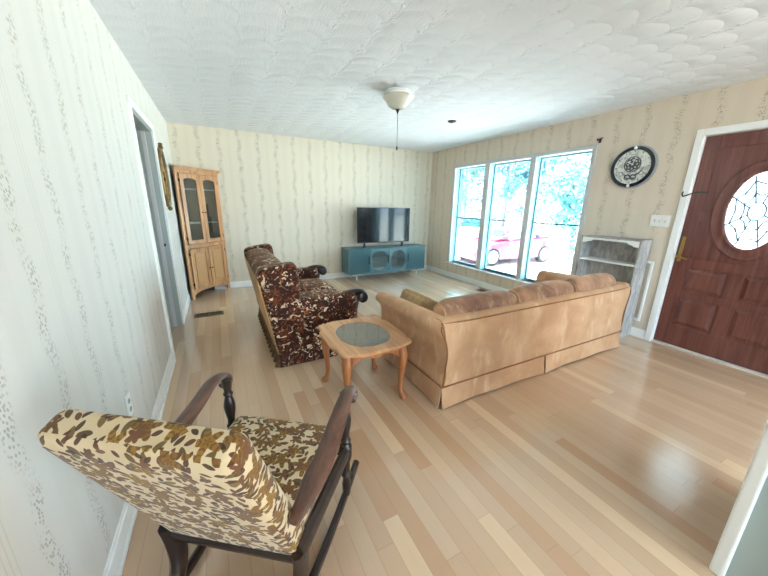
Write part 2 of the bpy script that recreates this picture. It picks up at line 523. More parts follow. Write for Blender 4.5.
b = nb()
for y0, y1, z0, z1 in ((Y_REAR, HY0, 0, H), (HY1, YB, 0, H), (HY0, HY1, HZ, H)): box(b, -.12, 0, y0, y1, z0, z1)
struct(obj('wall_left', b, M_wall_l))
b = nb(); box(b, -.12, W + .15, YB, YB + .15, 0, H)
struct(obj('wall_back', b, M_wall_b))
b = nb()
for y0, y1, z0, z1 in ((Y_REAR, DY0, 0, H), (DY0, DY1, DZ, H), (DY1, WY0, 0, H), (WY0, WY1, 0, WZ0), (WY0, WY1, WZ1, H), (WY1, YB, 0, H)):
    box(b, W, W + .15, y0, y1, z0, z1)
struct(obj('wall_right', b, M_wall_r))
b = nb(); box(b, 2.112, 2.72, -.47, -.318, 0, H)  # far end cut short out of view so rear daylight gets past
struct(obj('wall_front', b, M_greywhite))
b = nb()
for x0, x1, z0, z1 in ((-.12, RX0, 0, H), (RX1, W + .15, 0, H), (RX0, RX1, 0, RZ0), (RX0, RX1, RZ1, H)): box(b, x0, x1, Y_REAR - .15, Y_REAR, z0, z1)
struct(obj('wall_rear', b, M_greywhite))
b = nb(); box(b, -1.40, -1.30, 1.6, 4.9, 0, H); box(b, -1.3, -.12, 1.5, 1.6, 0, H); box(b, -1.3, -.12, 4.8, 4.9, 0, H)
struct(obj('wall_hall', b, M_greywhite))

def baseboard(bm, x0, x1, y0, y1, ax):
    """a board with a thinner moulded top"""
    box(bm, x0, x1, y0, y1, 0, .085, .003)
    if ax == 'x+': box(bm, x0, x1 - .006, y0, y1, .085, .10, .002)
    if ax == 'x-': box(bm, x0 + .006, x1, y0, y1, .085, .10, .002)
    if ax == 'y-': box(bm, x0, x1, y0 + .006, y1, .085, .10, .002)
b = nb(); baseboard(b, 0, .014, Y_REAR, HY0 - .062, 'x+'); box(b, .014, .028, Y_REAR, HY0 - .062, 0, .018, .004)
baseboard(b, 0, .014, HY1 + .062, YB - .014, 'x+')
struct(obj('baseboard_left', b, M_white))
b = nb(); baseboard(b, 0, W, YB - .014, YB, 'y-')
struct(obj('baseboard_back', b, M_white))
b = nb(); baseboard(b, W - .014, W, DY1 + .062, YB - .014, 'x-'); baseboard(b, W - .014, W, Y_REAR, DY0 - .062, 'x-')
struct(obj('baseboard_right', b, M_white))

# doorway to the hall: jamb, stop and casing
t = struct(bpy.data.objects.new('trim_1', None)); COL.objects.link(t)
b = nb()
for x0, x1 in ((0, .018), (-.138, -.12)):
    box(b, x0, x1, HY0 - .062, HY0, 0, HZ + .062, .004); box(b, x0, x1, HY1, HY1 + .062, 0, HZ + .062, .004)
    box(b, x0, x1, HY0, HY1, HZ, HZ + .062, .004)
obj('casing', b, M_white, t)
b = nb()
box(b, -.12, 0, HY0 - .0, HY0 + .018, 0, HZ, .001); box(b, -.12, 0, HY1 - .018, HY1, 0, HZ, .001); box(b, -.12, 0, HY0 + .018, HY1 - .018, HZ - .018, HZ, .001)
obj('jamb', b, M_greywhite, t)
b = nb()
box(b, -.085, -.05, HY0 + .018, HY0 + .03, 0, HZ - .018, .002); box(b, -.085, -.05, HY1 - .03, HY1 - .018, 0, HZ - .018, .002)
obj('door_stop', b, M_winwhite, t)
b = nb(); box(b, -.046, -.030, HY1 - .0205, HY1 - .018, .915, .945, .0005)
lathe(b, [(.006, -.0006), (.006, 0)], (-.038, HY1 - .0208, .93), 12, 'y')
sp = obj('strike_plate', b, M_black, t); sp['label'] = 'dark strike plate on the jamb'

# front door casing and threshold
b = nb()
box(b, W - .016, W, DY1, DY1 + .058, 0, DZ + .058, .004); box(b, W - .016, W, DY0 - .058, DY0, 0, DZ + .058, .004)
box(b, W - .016, W, DY0, DY1, DZ, DZ + .058, .004)
box(b, W, W + .15, DY1 - .004, DY1, 0, DZ); box(b, W, W + .15, DY0, DY0 + .004, 0, DZ); box(b, W, W + .15, DY0, DY1, DZ - .004, DZ)
box(b, W + .078, W + .10, DY0 + .004, DY0 + .02, 0, DZ - .004); box(b, W + .078, W + .10, DY1 - .02, DY1 - .004, 0, DZ - .004); box(b, W + .078, W + .10, DY0 + .02, DY1 - .02, DZ - .02, DZ - .004)
struct(obj('trim_2', b, M_white))
b = nb(); box(b, W - .004, W + .15, DY0, DY1, 0, .018, .004)
struct(obj('trim_3', b, plain('pale_threshold', (214, 206, 196), .4)))
# rounded end board of the stub wall by the front door
b = nb(); box(b, 2.084, 2.112, -.345, -.303, 0, H, .009, 3); box(b, 2.112, 2.17, -.318, -.303, 0, H, .004)
struct(obj('trim_4', b, M_white))

# ---- front door
D = struct(bpy.data.objects.new('door_1', None)); COL.objects.link(D)
OY, OZ, OA, OB = .436, 1.385, .190, .335
xa = W + .030                                    # room-side face
def rect_ring(bm, y0, y1, z0, z1, a, bb, xA, xB):
    angs = [2 * PI * k / 48 for k in range(48)] + [math.atan2(z - OZ, y - OY) % (2 * PI) for y in (y0, y1) for z in (z0, z1)]
    angs.sort()
    outer, inner = [], []
    for q in angs:
        c, s = math.cos(q), math.sin(q)
        tt = min(((y1 if c > 0 else y0) - OY) / c if abs(c) > 1e-6 else 9, ((z1 if s > 0 else z0) - OZ) / s if abs(s) > 1e-6 else 9)
        outer.append((OY + tt * c, OZ + tt * s))
        rr = 1 / math.sqrt((c / a) ** 2 + (s / bb) ** 2)
        inner.append((OY + rr * c, OZ + rr * s))
    ring_prism(bm, outer, inner, 'x', xA, xB)
b = nb()
y0, y1 = DY0 + .0055, DY1 - .0055
rect_ring(b, y0, y1, .90, 2.044, OA, OB, xa + .012, xa + .045)
box(b, xa + .012, xa + .045, y0, y1, .022, .90)
# stiles and rails stand proud of the panels
box(b, xa, xa + .02, y1 - .105, y1, .022, 2.042, .003); box(b, xa, xa + .02, y0, y0 + .105, .022, 2.042, .003)
box(b, xa, xa + .02, y0 + .105, y1 - .105, 1.93, 2.042, .003)
box(b, xa, xa + .02, y0 + .105, y1 - .105, .84, .93, .003)
box(b, xa, xa + .02, y0 + .105, y1 - .105, .535, .60, .003)
box(b, xa, xa + .02, y0 + .105, y1 - .105, .022, .235, .003)
box(b, xa, xa + .02, OY - .045, OY + .045, .235, .535, .003); box(b, xa, xa + .02, OY - .045, OY + .045, .60, .84, .003)
box(b, xa - .001, xa + .02, y1 - .190, y1 - .104, 1.285, 1.375, .003); box(b, xa - .001, xa + .02, y0 + .104, y0 + .190, 1.285, 1.375, .003)
obj('slab', b, M_doorwood, D)
def frustum(bm, q0, q1, z0, z1, xb, xf, ins):
    A = [bm.verts.new((xb, y, z)) for y, z in ((q0, z0), (q1, z0), (q1, z1), (q0, z1))]
    F = [bm.verts.new((xf, y, z)) for y, z in ((q0 + ins, z0 + ins), (q1 - ins, z0 + ins), (q1 - ins, z1 - ins), (q0 + ins, z1 - ins))]
    bm.faces.new(A); bm.faces.new(F[::-1])
    for i in range(4): bm.faces.new((A[i], A[(i + 1) % 4], F[(i + 1) % 4], F[i]))
b = nb()
for q0, q1 in ((y0 + .118, OY - .058), (OY + .058, y1 - .118)):
    for z0, z1 in ((.25, .522), (.613, .828)):
        frustum(b, q0, q1, z0, z1, xa + .0125, xa - .002, .032)
obj('raised_panel', b, M_doorwood, D)
b = nb()
def ell_ring(bm, prof, n=56):
    rings = []
    for off, x in prof:
        rings.append([bm.verts.new((x, OY + (OA + off) * math.cos(2 * PI * k / n), OZ + (OB + off) * math.sin(2 * PI * k / n))) for k in range(n)])
    for i in range(len(rings)):
        r0, r1 = rings[i], rings[(i + 1) % len(rings)]
        for k in range(n): bm.faces.new((r0[k], r0[(k + 1) % n], r1[(k + 1) % n], r1[k]))
ell_ring(b, [(-.012, xa + .020), (-.012, xa - .004), (.004, xa - .012), (.018, xa - .006), (.055, xa - .002), (.075, xa - .008), (.088, xa - .002), (.094, xa + .014), (.0, xa + .02)])
obj('oval_moulding', b, M_doorwood, D, 40)
b = nb(); prism(b, oval(OY, OZ, OA + .004, OB + .004, 56), 'x', xa + .016, xa + .022)
obj('oval_pane', b, M_frost, D)
b = nb()
xg = xa + .013
def came(pts, r=.0055): tube(b, [(xg, OY + p, OZ + q) for p, q in pts], r, 6)
def ellp(a, c, n=40): return [(a * math.cos(2 * PI * k / n), c * math.sin(2 * PI * k / n)) for k in range(n + 1)]
came(ellp(.052, .075, 24)); came(ellp(.03, .044, 18), .0035)
NS = 8
for k in range(NS):
    a0 = 2 * PI * (k + .5) / NS
    a1 = 2 * PI * (k + 1.5) / NS
    c0, s0, c1, s1 = math.cos(a0), math.sin(a0), math.cos(a1), math.sin(a1)
    came([(.052 * c0, .075 * s0), (.178 * c0, .318 * s0)], .0055)
    for f, dip in ((.50, .80), (.82, .84)):
        am = (a0 + a1) / 2
        p0, p2 = (.19 * f * c0, .335 * f * s0), (.19 * f * c1, .335 * f * s1)
        pm = (.19 * f * dip * math.cos(am), .335 * f * dip * math.sin(am))
        came([tuple(v) [:2] for v in spline([(p0[0], p0[1], 0), (pm[0], pm[1], 0), (p2[0], p2[1], 0)], 5)], .0055)
    # small diamonds between the spokes
    am = (a0 + a1) / 2
    cx, cz = .112 * math.cos(am), .198 * math.sin(am)
    came([(cx + .018, cz), (cx, cz + .03), (cx - .018, cz), (cx, cz - .03), (cx + .018, cz)], .0035)
obj('leading', b, M_lead, D)
b = nb()
box(b, xa - .006, xa, .838, .866, .945, 1.135, .004)
obj('handle_plate', b, M_brass, D)['label'] = 'brass handle plate'
b = nb()
tube(b, [(xa - .004, .852, .945), (xa - .03, .852, .948), (xa - .05, .852, .940)], [.013, .011, .012], 12)
tube(b, [(xa - .05, .858, .940), (xa - .055, .82, .935), (xa - .052, .775, .925)], [.011, .009, .008], 10)
lathe(b, [(.0, -.012), (.015, -.01), (.018, 0)], (xa, .852, .905), 14, 'x')
obj('handle', b, M_brass, D, 40)['label'] = 'brass lever handle'
b = nb()
tube(b, spline([(W - .02, .935, 1.558), (W - .034, .936, 1.538), (W - .034, .925, 1.516), (W - .026, .91, 1.522), (W - .012, .885, 1.535), (xa - .01, .86, 1.552), (xa - .008, .79, 1.552)], 4), .0055, 8)
box(b, xa - .010, xa, .765, .80, 1.545, 1.558, .002)
obj('door_guard', b, M_black, D, 40)['label'] = 'black swing hook door guard'
b = nb()
for z in (.25, 1.05, 1.85): tube(b, [(W + .024, DY0 + .006, z - .045), (W + .024, DY0 + .006, z + .045)], .006, 8)
obj('hinge', b, M_brass, D)

# ---- triple window
Wn = struct(bpy.data.objects.new('window_1', None)); COL.objects.link(Wn)
MU = [(2.639, 2.727), (3.491, 3.597)]
OP = [(WY0 + .012, MU[0][0]), (MU[0][1], MU[1][0]), (MU[1][1], WY1 - .004)]
b = nb()
cz1 = WZ1 + .048
box(b, W - .016, W, WY0 - .048, WY0, WZ0 - .012, cz1, .004); box(b, W - .016, W, WY1, WY1 + .06, WZ0 - .012, cz1, .004)
box(b, W - .016, W, WY0, WY1, WZ1, cz1, .004)
obj('casing', b, M_winwhite, Wn)
b = nb(); box(b, W - .034, W + .15, WY0 - .055, WY1 + .065, WZ0 - .022, WZ0, .005)
obj('sill', b, M_white, Wn)
for m0, m1 in MU:
    b = nb(); box(b, W - .004, W + .15, m0, m1, WZ0, WZ1, .004)
    obj('mullion', b, M_winwhite, Wn)
b = nb(); box(b, W, W + .15, WY0, WY0 + .012, WZ0, WZ1); box(b, W, W + .15, WY1 - .004, WY1, WZ0, WZ1); box(b, W, W + .15, WY0, WY1, WZ1 - .004, WZ1)
obj('lining', b, M_white, Wn)
M_sash = plain('cyan_lit_sash', (120, 172, 182), .4)  # cyan cast of the sky put into the sash grey
M_jambglow = plain('cyan_jamb_glow', (150, 214, 222), .35, vary=.02)  # sky glow on the white jambs put into the colour of added strips
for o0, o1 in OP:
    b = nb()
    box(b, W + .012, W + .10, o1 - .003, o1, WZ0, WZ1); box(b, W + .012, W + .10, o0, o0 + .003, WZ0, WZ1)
    obj('jamb_glow_strip', b, M_jambglow, Wn)
for o0, o1 in OP:
    b = nb()
    x0, x1, fw = W + .10, W + .135, .022
    box(b, x0, x1, o0, o0 + fw, WZ0, WZ1, .003); box(b, x0, x1, o1 - fw, o1, WZ0, WZ1, .003)
    box(b, x0, x1, o0 + fw, o1 - fw, WZ0, WZ0 + .03, .003); box(b, x0, x1, o0 + fw, o1 - fw, WZ1 - .026, WZ1, .003)
    s = obj('sash', b, M_sash, Wn)
    b = nb(); box(b, x0 + .008, x1 - .008, o0 + fw, o1 - fw, 1.158, 1.176, .002)
    obj('meeting_rail', b, M_black, s)
    b = nb(); box(b, x0 + .015, x0 + .019, o0 + fw, o1 - fw, WZ0 + .03, 1.158)
    box(b, x0 + .015, x0 + .019, o0 + fw, o1 - fw, 1.176, WZ1 - .026)
    obj('pane', b, M_glass, s)

# ---- unseen window behind the camera, added and widened to bring in daylight
R2 = struct(bpy.data.objects.new('window_added', None)); COL.objects.link(R2)
b = nb()
for x0, x1 in ((RX0, RX0 + .04), (RX1 - .04, RX1), (1.95, 2.0), (3.0, 3.05)): box(b, x0, x1, Y_REAR - .10, Y_REAR - .05, RZ0, RZ1, .004)
box(b, RX0, RX1, Y_REAR - .10, Y_REAR - .05, RZ0, RZ0 + .04, .004); box(b, RX0, RX1, Y_REAR - .10, Y_REAR - .05, RZ1 - .04, RZ1, .004)
obj('sash', b, M_white, R2)
b = nb(); box(b, RX0 + .04, RX1 - .04, Y_REAR - .078, Y_REAR - .074, RZ0 + .04, RZ1 - .04)
obj('pane', b, M_glassclear, R2)
# ------------------------------------------------------------------ furniture materials
M_cream = floral_cream()
M_brown = floral_brown()
M_tan = velvet('tan_sheen_velvet', (170, 126, 78), (208, 164, 112), (232, 196, 144), .2, 12.0)  # grazing sheen of the brown velvet put into a tan colour
M_pleat = velvet('pleat_shaded_velvet', (70, 46, 30), (124, 90, 56), (160, 122, 80), .2, 30.0)  # shade between the pleats put into a darker tan
M_gold = velvet('gold_velvet', (186, 142, 106), (207, 166, 129), (230, 198, 166), .3, 4.0)
M_goldcush = velvet('gold_cushion_velvet', (122, 84, 68), (188, 144, 112), (230, 200, 170), .35, 4.0)
M_welt = velvet('brown_welt', (136, 92, 58), (154, 110, 72), (168, 124, 86), .1)
M_dark = wood('dark_walnut', (20, 13, 11), (44, 28, 22), .36, 'z', 22, coat=.2)
M_armw = wood('worn_walnut_arm', (66, 40, 30), (112, 76, 58), .34, 'y', 24, coat=.25)
M_oak = wood('honey_oak', (162, 110, 62), (204, 152, 98), .36, 'z', 22)
M_burl = plain('burl_veneer', (200, 150, 94), .4, vary=.13, vscale=34)
M_table = wood('honey_table_wood', (170, 118, 74), (210, 160, 112), .3, 'y', 18, coat=.3)
M_tleg = wood('honey_leg_wood', (140, 82, 44), (184, 120, 72), .34, 'z', 18, coat=.2)

def objw(name, bm, mats, root, parent=None, **kw):
    """mesh written in world metres for a thing whose Empty is not rotated"""
    bmesh.ops.translate(bm, vec=-Vector(root.location), verts=bm.verts)
    return obj(name, bm, mats, parent or root, **kw)

def soft_prism(bm, prof, axis, stations):
    """stations: (position, inset) - the outline is drawn in by inset metres towards its middle"""
    n = len(prof)
    cx = (min(p[0] for p in prof) + max(p[0] for p in prof)) / 2
    cz = (min(p[1] for p in prof) + max(p[1] for p in prof)) / 2
    hx = max(abs(p[0] - cx) for p in prof); hz = max(abs(p[1] - cz) for p in prof)
    rings = []
    for t, ins in stations:
        ring = []
        for p in prof:
            a = cx + (p[0] - cx) * (1 - ins / hx); c = cz + (p[1] - cz) * (1 - ins / hz)
            q = {'x': (t, a, c), 'y': (a, t, c), 'z': (a, c, t)}[axis]
            ring.append(bm.verts.new(q))
        rings.append(ring)
    for i in range(len(rings) - 1):
        for k in range(n):
            bm.faces.new((rings[i][k], rings[i][(k + 1) % n], rings[i + 1][(k + 1) % n], rings[i + 1][k]))
    bm.faces.new(rings[0]); bm.faces.new(rings[-1][::-1])
    return [v for r in rings for v in r]

def rounded_ends(a, b, r):
    return [(a, r), (a + r * .12, r * .5), (a + r * .45, r * .16), (a + r, 0), ] + [(a + (b - a) * k / 8, 0) for k in range(1, 8) if a + r < a + (b - a) * k / 8 < b - r] + [(b - r, 0), (b - r * .45, r * .16), (b - r * .12, r * .5), (b, r)]

def sm(pts, n=4):
    return [(v.x, v.y) for v in spline([(p[0], p[1], 0) for p in pts], n, closed=True)]

# ================================================================== rocking chair
RC = thing('rocking_chair', 'dark wood rocking chair with cream and brown floral upholstery nearest the camera', 'rocking chair', (.538, .597, 0), math.atan2(-.597, .803))
b = nb()
vs = cushion(b, -.25, .25, -.045, .045, 0, .682, .030, (.0, .012, .0), 14)
for v in vs:
    f = v.co.z / .68
    v.co.x = v.co.x * (.97 + .01 * f) - .001 * f
    v.co.y += .012 * math.sin(f * PI) * (1 - (v.co.x / .26) ** 2)
xform(vs, Matrix.Translation((0, -.150, .268)) @ Matrix.Rotation(math.radians(22.8), 4, 'X'))
bk = obj('backrest', b, M_cream, RC, 50, uvbox=True)
b = nb()
vs = cushion(b, -.25, .25, -.16, .262, .288, .420, .042, (.0, .010, .022), 12)
for v in vs: v.co.x *= 1 + .10 * (v.co.y + .16) / .4 - .07
obj('seat', b, M_cream, RC, 50, uvbox=True)
b = nb()
for s in (-1, 1):
    tube(b, [(s * .245, -.20, .285), (s * .262, .0, .292), (s * .283, .245, .300)], [(.038, .022)] * 3, 8, up=(0, 0, 1))
tube(b, [(-.245, -.19, .262), (.245, -.19, .262)], [(.030, .016)] * 2, 8, up=(0, 0, 1))
tube(b, [(-.28, .235, .300), (.28, .235, .300)], [(.026, .016)] * 2, 8, up=(0, 0, 1))
obj('seat_frame', b, M_dark, RC, 40)
for s in (-1, 1):
    b = nb()
    tube(b, spline([(s * .243, -.185, .30), (s * .240, -.178, .22), (s * .232, -.185, .13), (s * .230, -.215, .045)], 5), [(.042 - .0008 * q_, .024) for q_ in range(16)], 10, up=(0, 1, 0))
    obj('rear_leg', b, M_dark, RC, 40)
    b = nb()
    lathe(b, [(.015, .05), (.019, .07), (.021, .12), (.016, .15), (.024, .17), (.016, .19), (.020, .25), (.027, .27), (.027, .33), (.018, .345), (.024, .36), (.016, .375), (.017, .40), (.024, .44), (.026, .47), (.020, .50), (.015, .515), (.022, .53), (.015, .545), (.020, .57), (.022, .60)], (s * .280, .235, 0), 16)
    obj('arm_post', b, M_dark, RC, 40)
    b = nb()
    AX = .298 if s > 0 else -.312
    path = spline([(s * .268, -.262, .500), (s * .276, -.17, .515), (s * .292, -.05, .548), (s * .297, .08, .590), (AX, .18, .614), (AX, .245, .612), (AX, .285, .586), (AX, .277, .556), (AX, .252, .554)], 5)
    n = len(path)
    rad = []
    for i in range(n):
        f = i / (n - 1)
        wv = .016 + .024 * min(1, f * 6) if f < .167 else .040 - .014 * min(1, (f - .167) * 2)
        rad.append((.014 if f > .08 else .008 + .075 * f, wv))
    tube(b, path, rad, 12)
    obj('arm', b, M_armw, RC, 45)
    b = nb()
    pts = []
    for k in range(25):
        y = -.50 + .89 * k / 24
        pts.append((s * (.252 + .095 * y), y, .0235 + (y + .05) ** 2 / 3.0))
    tube(b, pts, [(.021, .017)] * 25, 8, up=(0, 0, 1))
    obj('rocker', b, M_dark, RC, 40)

# ================================================================== brown floral loveseat
LS = thing('loveseat', 'dark brown floral loveseat with wooden scroll arms facing the window', 'loveseat', (1.22, 2.79, 0))
Y0, Y1 = 2.055, 3.535
b = nb()
prof = sm([(.850, .12), (.80, .40), (.755, .70), (.737, .78), (.755, .835), (.81, .865), (.89, .872), (.96, .858), (1.005, .82), (1.025, .74), (1.045, .60), (1.065, .44), (1.06, .25), (1.0, .12)])
soft_prism(b, prof, 'y', [(Y0 + .10, 0)] + [(Y0 + .1 + (Y1 - Y0 - .2) * k / 8, 0) for k in range(1, 8)] + [(Y1 - .10, 0)])
objw('backrest', b, M_brown, LS, smooth=50, uvbox=True)
for ya, yb in ((Y0, Y0 + .15), (Y1 - .15, Y1)):
    b = nb()
    prof = sm([(.848, .12), (.795, .42), (.742, .70), (.724, .80), (.735, .855), (.80, .882), (.90, .898), (.98, .908), (1.025, .895), (1.043, .84), (1.052, .72), (1.055, .55), (1.065, .4), (1.06, .12)])
    soft_prism(b, prof, 'y', rounded_ends(ya, yb, .035))
    objw('wing', b, M_brown, LS, smooth=50, uvbox=True)
b = nb()
vs, _ = prism(b, [(.842, .115), (.838, .115), (.722, .765), (.728, .775)], 'y', Y0 + .012, Y1 - .012)
objw('rear_panel', b, M_tan, LS)['label'] = 'rear panel with velvet sheen painted in as tan'
b = nb(); box(b, .87, 1.56, Y0 + .03, Y1 - .03, .10, .34, .02)
objw('base', b, M_brown, LS, smooth=40, uvbox=True)
for k, (ya, yb) in enumerate(((Y0, Y0 + .175), (Y1 - .175, Y1))):
    b = nb()
    prof = sm([(ya + .006, .115), (ya + .004, .44), (ya - .004, .52), (ya + .025, .572), (ya + .088, .588), (ya + .15, .572), (yb + .004, .52), (yb - .004, .44), (yb - .006, .115)])
    soft_prism(b, prof, 'x', rounded_ends(.98, 1.575, .03))
    objw('arm', b, M_brown, LS, smooth=50, uvbox=True)
    b = nb()
    ym = (ya + yb) / 2
    path = spline([(1.47, ym, .582), (1.56, ym, .592), (1.635, ym, .582), (1.680, ym, .560), (1.692, ym, .525)], 6)
    tube(b, path, [(.016 + .006 * math.sin(PI * i / (len(path) - 1)), .040) for i in range(len(path))], 12)
    lathe(b, [(.004, -.043), (.040, -.041), (.050, -.034), (.050, .034), (.040, .041), (.004, .043)], (1.652, ym, .522), 24, 'y')
    objw('arm_scroll', b, M_dark, LS, smooth=45)['label'] = 'dark wooden scroll on the arm front'
    b = nb()
    tube(b, spline([(1.60, ym, .565), (1.588, ym, .47), (1.575, ym, .36), (1.585, ym, .20), (1.60, ym, .03)], 5), [(.026, .036)] * 21, 10, up=(1, 0, 0))
    objw('arm_post', b, M_dark, LS, smooth=45)
for ya, yb in ((Y0 + .185, 2.792), (2.798, Y1 - .185)):
    b = nb(); cushion(b, 1.03, 1.615, ya, yb, .33, .465, .05, (.01, 0, .02))
    objw('seat_cushion', b, M_brown, LS, smooth=50, uvbox=True)
def skirt(bm, p0, p1, nrm, z0, z1, n, amp, freq, flare=.018, th=.006, endkick=0.0):
    """a hanging cloth strip between two floor points, pleated by a wave"""
    p0, p1, nrm = Vector(p0), Vector(p1), Vector(nrm)
    rows = []
    for j in range(5):
        f = j / 4
        row = []
        for i in range(n + 1):
            t = i / n
            a = amp * f * math.sin(2 * PI * freq * t) + flare * f + endkick * f * (abs(2 * t - 1) ** 6)
            z = z1 + (z0 - z1) * f + .006 * f * (1 - abs(2 * t - 1) ** 4) * (1 if endkick else 0)
            q = p0.lerp(p1, t) + nrm * a
            row.append((bm.verts.new((q.x, q.y, z)), bm.verts.new((q.x - nrm.x * th, q.y - nrm.y * th, z))))
        rows.append(row)
    for j in range(4):
        for i in range(n):
            a, c, d, e = rows[j][i], rows[j][i + 1], rows[j + 1][i + 1], rows[j + 1][i]
            bm.faces.new((a[0], c[0], d[0], e[0])); bm.faces.new((a[1], e[1], d[1], c[1]))
    for i in range(n):
        for j in (0, 4):
            a, c = rows[j][i], rows[j][i + 1]
            bm.faces.new((a[0], a[1], c[1], c[0]))
    for j in range(4):
        for i in (0, n):
            a, c = rows[j][i], rows[j + 1][i]
            bm.faces.new((a[0], c[0], c[1], a[1]))
b = nb(); skirt(b, (.838, Y0 + .005, 0), (.838, Y1 - .005, 0), (-1, 0, 0), .006, .125, 200, .020, 14, .018)
objw('skirt', b, M_pleat, LS, smooth=60, uvbox=True)['label'] = 'pleated skirt along the rear'
for p0, p1, nr in (((.84, Y0 + .006, 0), (1.60, Y0 + .006, 0), (0, -1, 0)), ((.84, Y1 - .006, 0), (1.60, Y1 - .006, 0), (0, 1, 0)), ((1.60, Y0 + .01, 0), (1.60, Y1 - .01, 0), (1, 0, 0))):
    b = nb(); skirt(b, p0, p1, nr, .006, .118, 60, .002, 4, .014)
    objw('skirt', b, M_brown, LS, smooth=60, uvbox=True)

# ================================================================== gold velvet sofa
GS = thing('sofa', 'long gold velvet three-seat sofa with its skirted back towards the camera', 'sofa', (2.90, 1.45, 0))
XL, XR = 1.745, 4.040
b = nb()
prof = sm([(.985, .165), (.985, .35), (.980, .50), (.983, .60), (.996, .645), (1.03, .664), (1.07, .655), (1.105, .60), (1.13, .42), (1.13, .165)])
st = [(XL + .015, 0)] + [(XL + .015 + (XR - XL - .03) * k / 24, 0) for k in range(1, 24)] + [(XR - .015, 0)]
vs = soft_prism(b, prof, 'x', st)
def flare(z): return .015 * math.sin(min(1, max(0, (z - .17) / .3)) * PI) - .045 * max(0, (z - .42) / .25) ** 1.5
for v in vs:
    f = (v.co.x - (XL + XR) / 2) / ((XR - XL) / 2)
    v.co.x -= flare(v.co.z) * math.copysign(abs(f) ** 9, f)
objw('backrest', b, M_gold, GS, smooth=50)
b = nb()
tube(b, [(XL - .025, 1.0, .640), (XL + .2, .990, .634), (XR - .2, .990, .634), (XR + .025, 1.0, .640)], .006, 8)
objw('welt', b, M_welt, GS, smooth=60)
for sgn, xc in ((1, XL), (-1, XR)):
    b = nb()
    P = [(.005, .165), (.012, .30), (.020, .42), (.008, .50), (-.022, .54), (-.048, .575), (-.040, .620), (.0, .648), (.05, .645), (.09, .61), (.105, .55), (.11, .40), (.12, .165)]
    prof = sm([(xc + sgn * a, c) for a, c in P])
    vs = soft_prism(b, prof, 'y', rounded_ends(1.0, 1.955, .03))
    for v in vs:
        if v.co.z > .45: v.co.z += ((.018 if sgn > 0 else .032) - .05 * (v.co.y - 1.0) / .95) * (v.co.z - .45) / .2
    objw('arm', b, M_gold, GS, smooth=50)
    b = nb()
    tube(b, spline([(xc + sgn * .006, .984, .17), (xc + sgn * .016, .980, .30), (xc + sgn * .022, .976, .42), (xc + sgn * .0, .977, .52), (xc - sgn * .030, .985, .58), (xc - sgn * .030, .992, .625)], 5), .005, 8)
    objw('welt', b, M_welt, GS, smooth=60)
b = nb(); box(b, XL + .02, XR - .02, 1.0, 1.93, .10, .26, .01)
objw('base', b, M_gold, GS)
seams = [1.862, 2.532, 3.258, 3.925]
for i in range(3):
    b = nb(); cushion(b, seams[i], seams[i + 1] - .006, 1.14, 1.95, .26, .44, .055, (0, .015, .025))
    objw('seat_cushion', b, M_goldcush, GS, smooth=50)
tops = [.738, .750, .755]
bx = [(1.80, 2.528), (2.536, 3.27), (3.278, 3.955)]
for i in range(3):
    b = nb(); vs = cushion(b, bx[i][0], bx[i][1], 1.055, 1.235, .44, tops[i], .075, (.012, .01, .02), 12)
    for v in vs:
        if v.co.z < .62: v.co.x = max(seams[0], min(seams[3], v.co.x))
    cu = objw('back_cushion', b, M_goldcush, GS, smooth=50)
    x0, x1 = bx[i]; zt = tops[i]
    for xx in (x0 + .010, x1 - .010):
        b = nb()
        tube(b, spline([(xx, 1.085, .60), (xx, 1.070, zt - .10), (xx, 1.10, zt - .038), (xx, 1.145, zt - .022), (xx, 1.19, zt - .038), (xx, 1.222, zt - .10)], 5), .0055, 8)
        objw('piping', b, M_gold, GS, cu, smooth=60)
zs = .172
for p0, p1, nr in (((XL, .984, 0), (2.836, .984, 0), (0, -1, 0)), ((2.858, .984, 0), (XR, .984, 0), (0, -1, 0)), ((XL + .002, .986, 0), (XL + .002, 1.95, 0), (-1, 0, 0)), ((XR - .002, .986, 0), (XR - .002, 1.95, 0), (1, 0, 0)), ((XL, 1.95, 0), (XR, 1.95, 0), (0, 1, 0))):
    b = nb(); skirt(b, p0, p1, nr, .008, zs, 60, .003, 2.5, .010, .008, .016)
    objw('skirt', b, M_gold, GS, smooth=60)
b = nb()
tube(b, [(XL - .004, 1.95, zs), (XL - .004, .980, zs), (XR + .004, .980, zs), (XR + .004, 1.95, zs)], .006, 8)
objw('welt', b, M_welt, GS, smooth=60)
# loose pillow leaning on the inside of the left arm
b = nb()
vs = cushion(b, -.26, .26, -.05, .05, 0, .19, .05, (0, .02, 0.01), 12)
xform(vs, Matrix.Rotation(math.radians(90), 4, 'Z') @ Matrix.Rotation(math.radians(12), 4, 'X'))
pw = obj('throw_pillow', b, velvet('olive_gold_pillow', (146, 118, 80), (176, 148, 106), (200, 172, 130), .3, 14.0), None, 50)
pw.location = (1.925, 1.60, .466)
tag(pw, 'olive gold pillow leaning inside the left arm of the gold sofa', 'pillow')

